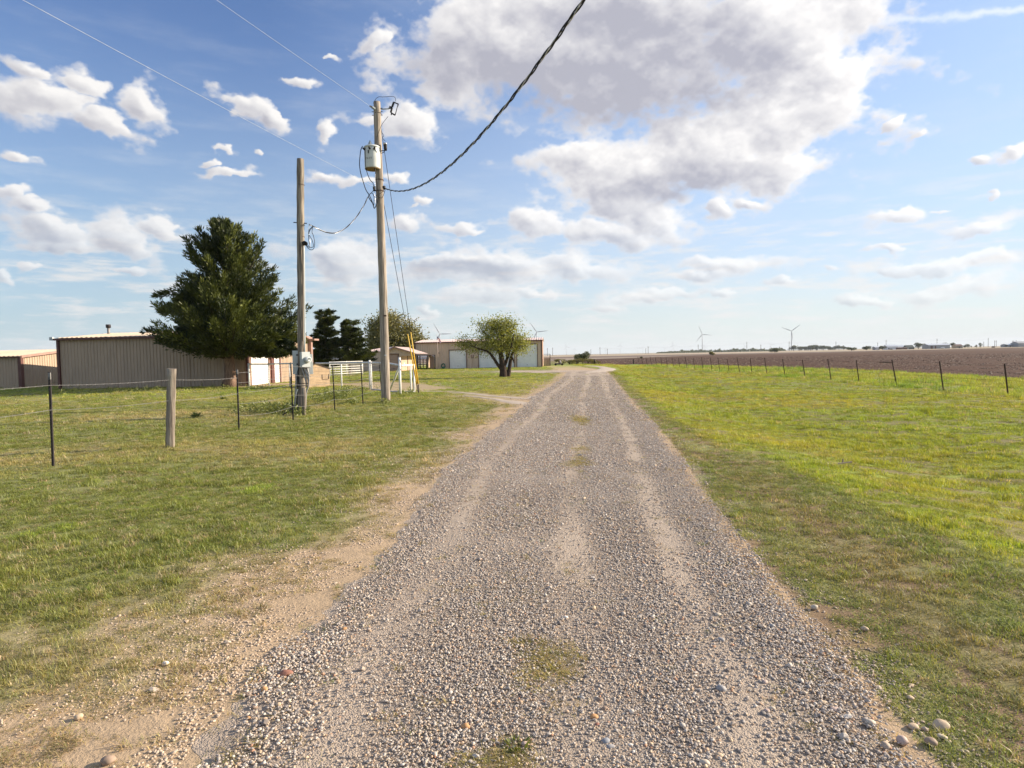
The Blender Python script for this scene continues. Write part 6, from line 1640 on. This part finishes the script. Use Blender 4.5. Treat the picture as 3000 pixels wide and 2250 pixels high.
far_house('far_shed', 2720, 2781, 1007.5, 1011.5, 700, 12, M_FG, M_FRO, 'long grey far shed with a pale roof in the middle of the far farm', ((0.1, 0.2, 0.8, M_FB), (0.3, 0.36, 0.8, M_FB), (0.62, 0.75, 0.5, M_FW)))
far_house('far_house', 2801, 2820, 1009, 1013, 700, 8, M_FT, M_FB, 'tan far house with a brown roof past the long grey shed', ((0.4, 0.6, 0.7, M_FB),))
far_house('far_shed', 2564, 2577, 1015, 1018, 700, 6, M_FG, M_FRO, 'small grey roofed far shed between the first farmyard trees')
far_house('far_shed', 2951, 2986, 1007.5, 1010.5, 800, 12, M_FG, M_FRO, 'low long blue grey far building near the edge of view', ((0.2, 0.3, 0.7, M_TPOST),))
far_house('far_barn', 2984, 3012, 1000.5, 1006, 790, 14, M_FG, M_FG, 'tall dark grey far barn at the edge of view')
far_house('far_shed', 1120, 1160, 1038.5, 1041.5, 700, 12, M_FW, M_FW, 'long white far building seen through the lean-to of the small garage') if False else None
far_house('far_shed', 1176, 1256, 1043.0, 1044.5, 420, 12, M_FW, M_FRO, 'long white far building seen through the open bays')
for i, (px, w_, c_, lab) in enumerate(((2571, 8, M_FW, 'white vehicle parked before the first far farm trees'), (2762, 7, M_FW, 'white vehicle parked against the long grey far shed'), (2612, 7, M_FG, 'grey vehicle parked beside the white far barn'), (2912, 8, M_FB, 'dull red vehicle parked alone in the far field'))):
    b_ = at_d(px, 680); v_ = empty('far_vehicle', b_, lab, 'vehicle'); k = w_ * 680 / 1850 / 2
    MB().prism([(-k, 0, 0.4), (k, 0, 0.4), (k, 0, 0.95), (k * 0.55, 0, 1.0), (k * 0.30, 0, 1.5), (-k * 0.55, 0, 1.5), (-k * 0.7, 0, 1.0), (-k, 0, 0.95)], (0, 1.8, 0)).build('body', c_, v_)
    for s_ in (-0.6, 0.6): MB().tube([(s_ * k, -0.05, 0.35), (s_ * k, 1.85, 0.35)], 0.35, 10).build('wheel', M_BLACK, v_)

# ------------------------------------------------------------------ wind turbines and power poles
def turbine(px, hy, L_px, a0_, label, group=None, Lm=50.0):
    d = 1850.0 * Lm / L_px
    dr_ = ray(px, 1042 - (px - 1500) * 0.0201); b_ = Vector((dr_.x, dr_.y, 0)).normalized() * d; b_.z = -0.3
    hub = A(px, hy, b_.y).z; th = math.atan2(b_.x, b_.y)
    o = empty('wind_turbine', b_, label, 'wind turbine', group, rz=-th)
    MB().tube([(0, 0, 0), (0, 0, hub * 0.5), (0, 0, hub)], [2.3, 1.9, 1.4], 12).build('tower', M_TURB, o, smooth=True)
    MB().tube([(0, -3.5, hub + 1), (0, 0, hub + 1), (0, 7, hub + 1)], [1.9, 2.2, 1.5], 10).build('nacelle', M_TURB, o, smooth=True)
    MB().tube([(0, -5.4, hub + 1), (0, -4.6, hub + 1), (0, -3.4, hub + 1)], [0.4, 1.5, 1.9], 12).build('hub', M_TURB, o, smooth=True)
    for k in range(3):
        a_ = R(a0_ + 120 * k); u = Vector((math.cos(a_), 0, math.sin(a_))); w = Vector((-math.sin(a_), 0, math.cos(a_)))
        q = MB(); pr = ((0.02, 1.0, 1.0), (0.10, 1.2, 0.9), (0.22, 2.1, 0.6), (0.5, 1.5, 0.4), (0.8, 0.95, 0.25), (1.0, 0.35, 0.12))
        for f, c_, t_ in pr:
            p = Vector((0, -4.4, hub + 1)) + u * Lm * f
            for j in range(8):
                b2 = j * math.pi / 4; q.v.append(tuple(p + w * math.cos(b2) * c_ + Vector((0, 1, 0)) * math.sin(b2) * t_))
        for i in range(len(pr) - 1):
            for j in range(8): q.f.append((i * 8 + j, i * 8 + (j + 1) % 8, i * 8 + 8 + (j + 1) % 8, i * 8 + 8 + j))
        q.f.append(tuple(range(40, 48))); q.build('blade', M_TURB, o, smooth=True)
    return o
turbine(2057.6, 979.7, 26, 112, 'wind turbine with a blade hanging low, above the lone bush in the pale field')
turbine(2319, 970, 27, 157, 'wind turbine with two blades raised like a V beside the far dark wood')
turbine(1290.5, 979, 36, 120, 'wind turbine rising just behind the small flag over the long garage')
turbine(1573.6, 973, 34, 125, 'wind turbine rising behind the roof end of the long garage')
turbine(1243.6, 998, 26, 28, 'wind turbine half hidden behind the corner of the long garage roof')
tiny = [(1659.9, 1016.6, 12, 110), (1684, 1022, 9, 80), (1679, 1026, 6, 20), (1773.7, 1022, 8, 50), (1779, 1024, 8, 100), (1817, 1012, 12, 205), (1868.7, 1022, 9, 30), (1882.6, 1019.6, 9, 70), (1948, 1021, 9, 15), (1972, 1011, 12, 100), (2022, 1023, 6, 60), (2063, 1016, 9, 95), (2182.6, 1014, 10, 125), (2258.5, 1011, 11, 10), (2290, 1018, 7, 30), (2148, 1019, 6, 70), (1905, 1024, 6, 100), (2498, 1013, 6, 45)]
tiny.sort(); ordn = 'first second third fourth fifth sixth seventh eighth ninth tenth eleventh twelfth thirteenth fourteenth fifteenth sixteenth seventeenth last'.split()
for i, (px, hy, L_, a_) in enumerate(tiny): turbine(px, hy, L_, a_, 'faint tiny horizon wind turbine, the %s counting from the long garage' % ordn[i], 'faint wind turbines along the horizon')
pw_ = [(1604, 1019), (1619, 1018), (1731, 1024), (1758, 1017), (1779.5, 1022), (1892, 1021), (1899, 1014), (2045.6, 1009), (2188, 1001), (2229, 1009), (2312, 1000), (2449, 1000), (2571, 1003), (2596, 995), (2745, 992), (2882, 1001), (2895, 990), (2914, 997), (2918.5, 997), (2966, 998), (2969, 998), (2977, 997)]
tops_p = []
for i, (px, ty) in enumerate(pw_):
    Y = 1150.0; b_ = at_d(px, Y); h = A(px, ty, Y).z - b_.z
    o = empty('power_pole', b_, 'slim grey power pole on the far horizon, number %s in the line counting from the long garage' % (ordn + ['nineteenth', 'twentieth', 'twenty-first', 'twenty-second'])[i if i < 17 else i + 1 if i + 1 < 22 else 21] if False else 'slim grey far power pole, the %s in the horizon row counting from the long garage' % ('first second third fourth fifth sixth seventh eighth ninth tenth eleventh twelfth thirteenth fourteenth fifteenth sixteenth seventeenth eighteenth nineteenth twentieth penultimate last'.split()[i]), 'power pole', 'power poles along the horizon')
    MB().tube([(0, 0, 0), (0, 0, h)], [0.42, 0.28], 6).build('pole', M_POWER, o)
    for z in ((0.90, 0.80) if h > 12 else (0.92,)): MB().box((0, 0, h * z), (2.6, 0.25, 0.25)).build('crossarm', M_POWER, o)
    tops_p.append(b_ + Vector((0, 0, h * 0.9)))
big = [tops_p[i] for i in (3, 6, 7, 8, 10, 11, 13, 14, 16)]
q = MB()
for a_, b_ in zip(big[:-1], big[1:]):
    for dz in (0, -1.6): q.tube([p + Vector((0, 0, dz)) for p in sagwire(a_, b_, 1.6, 8)], 0.045, 3, cap=False)
o = q.build('power_line', M_POWER, None, origin=big[0]); set_props(o, 'faint far power lines strung along the horizon poles', 'power line')

# ------------------------------------------------------------------ loose stones that stand out
SC = {'orange': (0.50, 0.27, 0.12), 'tan': (0.52, 0.39, 0.26), 'beige': (0.52, 0.44, 0.34), 'grey': (0.30, 0.29, 0.285), 'blue': (0.25, 0.26, 0.28), 'brown': (0.30, 0.215, 0.155), 'red': (0.28, 0.13, 0.09), 'pink': (0.48, 0.36, 0.30), 'white': (0.66, 0.61, 0.54), 'dark': (0.17, 0.15, 0.14)}
SM = {}
for k_, c_ in SC.items(): SM[k_] = mat(k_ + '_stone', c_, 0.7, 0, 0.12, 14.0, spec=0.3, bump=0.12)
stones = [(1364, 2138, 28, 'brown', 'orange-brown rounded stone lying alone on grey gravel near the bottom of the drive', 'orange'), (1741, 2108, 25, 'orange', 'largest orange stone, egg shaped, by the small stone cluster', 0), (1528, 2063, 19, 'tan', 'light tan flat topped stone just below the dry grass patch', 0), (1538, 2190, 22, 'pink', 'pinkish stone beside a green grass tuft at the bottom of the drive', 0),
          (1732, 2178, 20, 'tan', 'upright tan stone next to the bluish one', 0), (1774, 2180, 26, 'blue', 'bluish grey rounded stone low on the drive', 0), (1759, 2059, 22, 'brown', 'brownish grey stone topping a short row of three', 0), (1752, 2071, 16, 'brown', 'small brown middle stone of a short row of three', 0), (1771, 2085, 20, 'brown', 'brown last stone of a short row of three', 0),
          (1705, 2052, 20, 'grey', 'grey pebble stone below the corner of the dry grass patch', 0), (1719, 1991, 21, 'dark', 'dark brownish stone touching the dry grass patch', 0), (1818, 2168, 17, 'orange', 'pale orange stone past the bluish one', 0), (1848, 2191, 18, 'white', 'cream white stone near the bottom of the drive', 0), (1917, 1994, 21, 'dark', 'dark grey-brown stone alone past the dry grass patch', 0), (1750, 2131, 16, 'red', 'dark red stone tucked under the largest orange one', 0), (1565, 1893, 17, 'brown', 'brown stone on top of the dry grass patch', 0),
          (1787, 2195, 26, 'grey', 'flat grey half buried stone below the bluish one', 0), (1946, 2140, 14, 'pink', 'small pink stone alone in the gravel', 0), (1658, 1815, 15, 'white', 'small whitish stone above the dry grass patch', 0), (1476, 1852, 13, 'white', 'small white stone in the middle of grey gravel', 0),
          (2755, 2132, 38, 'tan', 'big flat tan stone half sunk in the grass edge', 0), (2676, 2135, 24, 'tan', 'rounded tan stone in the grass beside the big flat one', 0), (2549, 2127, 28, 'beige', 'wide beige stone at the gravel margin', 0), (2759, 2164, 25, 'beige', 'pale egg shaped stone below the big flat one', 0), (2728, 2184, 28, 'brown', 'grey-tan stone lowest in the grass edge', 0), (2642, 2180, 28, 'pink', 'pinkish tan wide stone at the gravel margin', 0),
          (2041, 2185, 19, 'tan', 'tall tan stone in sandy gravel near the bottom', 0), (2107, 2223, 23, 'tan', 'tan stone at the bottom edge, second of a pair', 0), (2064, 2243, 28, 'beige', 'biggest beige stone at the very bottom edge', 0), (2447, 2085, 30, 'pink', 'long flat pinkish stone in the gravel', 0), (2409, 2066, 25, 'tan', 'flat orange-tan stone uphill of the long pinkish one', 0), (2362, 2075, 19, 'brown', 'brown stone beside the flat orange-tan one', 0),
          (2235, 2099, 21, 'dark', 'dark round stone in a group of three', 0), (2262, 2084, 19, 'beige', 'light stone in a group of three', 0), (2248, 2091, 18, 'pink', 'pink stone in a group of three', 0), (2113, 2028, 29, 'grey', 'large grey oval stone beside the sandy wheel track', 0), (2239, 2007, 21, 'pink', 'dull pink oval stone uphill of the group of three', 0), (2472, 1943, 28, 'brown', 'flat tan-brown stone at the grass margin', 0), (2427, 1917, 19, 'tan', 'small rounded tan stone at the grass margin', 0), (2667, 2051, 18, 'tan', 'tan stone alone in the bare grass edge', 0),
          (2103, 1807, 20, 'beige', 'beige stone on the sandy wheel track', 0), (2260, 1840, 19, 'grey', 'greyish stone in fine gravel near the shoulder', 0), (2386, 1786, 20, 'beige', 'beige stone among the shoulder grass', 0), (2533, 1848, 20, 'tan', 'tan stone half hidden in shoulder grass', 0), (2113, 1881, 24, 'grey', 'dark grey twin stone beside the sandy track', 0), (2101, 1883, 18, 'dark', 'smaller darker twin stone beside the sandy track', 0),
          (316, 2237, 34, 'brown', 'biggest brown stone on the sandy verge at the bottom', 0), (838, 1979, 40, 'red', 'long flat red-brown stone where gravel meets the verge', 0), (775, 2029, 21, 'orange', 'orange-tan stone at the verge edge', 0), (230, 2108, 21, 'tan', 'tan stone on the sandy verge', 0), (728, 2109, 13, 'orange', 'small bright orange stone in pale gravel', 0), (486, 1949, 18, 'white', 'white stone pair member on the verge', 0), (744, 2077, 22, 'brown', 'brown-grey flat stone near the verge', 0), (728, 2040, 22, 'brown', 'brown round stone nearer the verge than the flat one', 0), (816, 2072, 18, 'tan', 'tan upright stone in the verge gravel', 0), (1010, 1850, 18, 'orange', 'small rusty stone at the gravel edge', 0)]
from mathutils import noise as mn
import bmesh
for i, (px, py, w, c_, lab, alt) in enumerate(stones):
    g_ = G(px, py); size = 0.88 * w * (g_ - Vector((0, 0, CAMZ))).length / 1850
    bm = bmesh.new(); bmesh.ops.create_icosphere(bm, subdivisions=3, radius=0.5); r_ = random.Random(i * 7 + 3)
    flat = 'flat' in lab or 'long' in lab; sz = (1.0, r_.uniform(0.7, 0.95), (0.45 if flat else r_.uniform(0.62, 0.82))); of = Vector((i * 3.1, 1, 2))
    for v in bm.verts:
        f = 1 + 0.30 * mn.noise(v.co * 1.6 + of) + 0.05 * mn.noise(v.co * 5 + of); v.co = Vector((v.co.x * sz[0], v.co.y * sz[1], v.co.z * sz[2])) * f * size
    me = bpy.data.meshes.new('stone'); bm.to_mesh(me); bm.free(); me.polygons.foreach_set('use_smooth', [True] * len(me.polygons)); me.materials.append(SM[alt or c_])
    o = link(bpy.data.objects.new('stone', me)); o.location = g_ + Vector((0, 0, size * sz[2] * 0.20 + 0.006)); o.rotation_euler = (r_.uniform(-.15, .15), r_.uniform(-.15, .15), r_.uniform(-0.4, 0.4)); set_props(o, lab, 'stone')

# leafy weeds
M_WEED = leaf_mat('weed_leaves', (0.11, 0.15, 0.035), (0.27, 0.28, 0.08), 0.40)
rg = np.random.default_rng(77); PP, DD, TT_ = [], [], []
for cx_, cy_, sx_, n_, hh_ in ((1130, 1181, 16, 16, 0.16), (1173, 1157, 8, 10, 0.18), (1060, 1142, 60, 30, 0.2), (1200, 1151, 24, 20, 0.2), (760, 1136, 60, 30, 0.22), (640, 1136, 40, 24, 0.25), (790, 1206, 60, 120, 0.26), (855, 1207, 30, 70, 0.30), (940, 1172, 26, 50, 0.22), (985, 1168, 34, 120, 0.34), (1015, 1162, 20, 50, 0.38), (895, 1212, 10, 26, 0.25), (870, 1212, 10, 26, 0.22), (1030, 1180, 30, 30, 0.14), (700, 1206, 30, 24, 0.18), (160, 1150, 160, 60, 0.40), (420, 1148, 200, 50, 0.28)):
    for _ in range(n_):
        g_ = G(cx_ + rg.normal() * sx_ * 0.5, cy_ + rg.normal() * 4.5); h_ = hh_ * rg.uniform(0.4, 1.1); k = 9
        t = rg.random(k); p = np.array(g_) + np.stack([rg.normal(size=k) * 0.05, rg.normal(size=k) * 0.05, t * h_], -1)
        PP.append(p); DD.append(np.stack([rg.normal(size=k), rg.normal(size=k), rg.uniform(0.2, 1.3, k)], -1)); TT_.append(np.full(k, rg.uniform(0, 1)))
V, Fc = cards(np.concatenate(PP), np.concatenate(DD), 0.10, 0.016, rg)
wd = np_obj('weeds', V, Fc, M_WEED, None, tint=np.repeat(np.concatenate(TT_), 4)[:, None] * np.ones(3)); set_props(wd, 'leafy weeds around the pole feet and along the barn', 'weeds', kind='stuff')
def weed_plant(px, py, r_, h_, label, seed):
    rg = np.random.default_rng(seed); g_ = G(px, py); o = empty('weed_plant', g_, label, 'plant')
    n = 46; a_ = rg.uniform(0, 6.28, n); e_ = rg.uniform(0.15, 1.3, n); P_ = np.stack([np.cos(a_) * 0.03, np.sin(a_) * 0.03, rg.uniform(0, h_ * 0.35, n)], -1)
    V, Fc = cards(P_, np.stack([np.cos(a_) * np.cos(e_), np.sin(a_) * np.cos(e_), np.sin(e_)], -1), r_, r_ * 0.11, rg, 0.15)
    np_obj('leaves', V, Fc, M_WEED, o, tint=np.clip(np.repeat(rg.normal(0.25, 0.2, n), 4), 0, 1)[:, None] * np.ones(3))
    MB().tube([(0, 0, 0), (0.01, 0, h_ * 0.5)], 0.006, 5).build('stem', M_MESQ, o)
weed_plant(577, 1223, 0.17, 0.16, 'dark spiky weed in the pasture behind the thick wooden post', 1)
weed_plant(655, 1170, 0.16, 0.14, 'low dark weed in the grass before the big cedar', 2)
weed_plant(1515, 2195, 0.040, 0.05, 'bright green grass tuft sprouting beside the pinkish stone', 3)
fs = MB().tube(px_tube([(828, 1216), (842, 1206), (852, 1200), (858, 1197)], MYY - 0.8, 0), 0.016, 6).build('fallen_stick', M_DARKW, None, origin=A(828, 1216, MYY - 0.8)); set_props(fs, 'thin dark stick leaning out of the weeds by the meter pole', 'stick')
fs = MB().tube([G(2468, 1364) + Vector((0, 0, 0.01)), G(2468, 1360) + Vector((0.01, 0, 0.07))], 0.010, 6).tube([G(2445, 1366) + Vector((0, 0, .03)), G(2495, 1361) + Vector((0, 0, .04))], 0.010, 6).build('fallen_stick', M_DARKW, None, origin=G(2468, 1364)); set_props(fs, 'small dark forked stick lying in the bright lawn', 'stick')

# ------------------------------------------------------------------ haze in the air
if HAZE:
    hm = bpy.data.materials.new('air'); hm.use_nodes = True; ht = hm.node_tree; ht.nodes.clear(); hb_ = NB(ht)
    pv = hb_.node('ShaderNodeVolumePrincipled'); pv.inputs['Color'].default_value = (0.86, 0.92, 1.0, 1); pv.inputs['Density'].default_value = HAZE
    hoo = hb_.node('ShaderNodeOutputMaterial'); ht.links.new(pv.outputs[0], hoo.inputs['Volume'])
    hz = MB().box((0, 0, 80), (29000, 29000, 166)).build('haze', hm); hz['kind'] = 'stuff'; set_props(hz, 'thin pale air over the plain', 'haze')
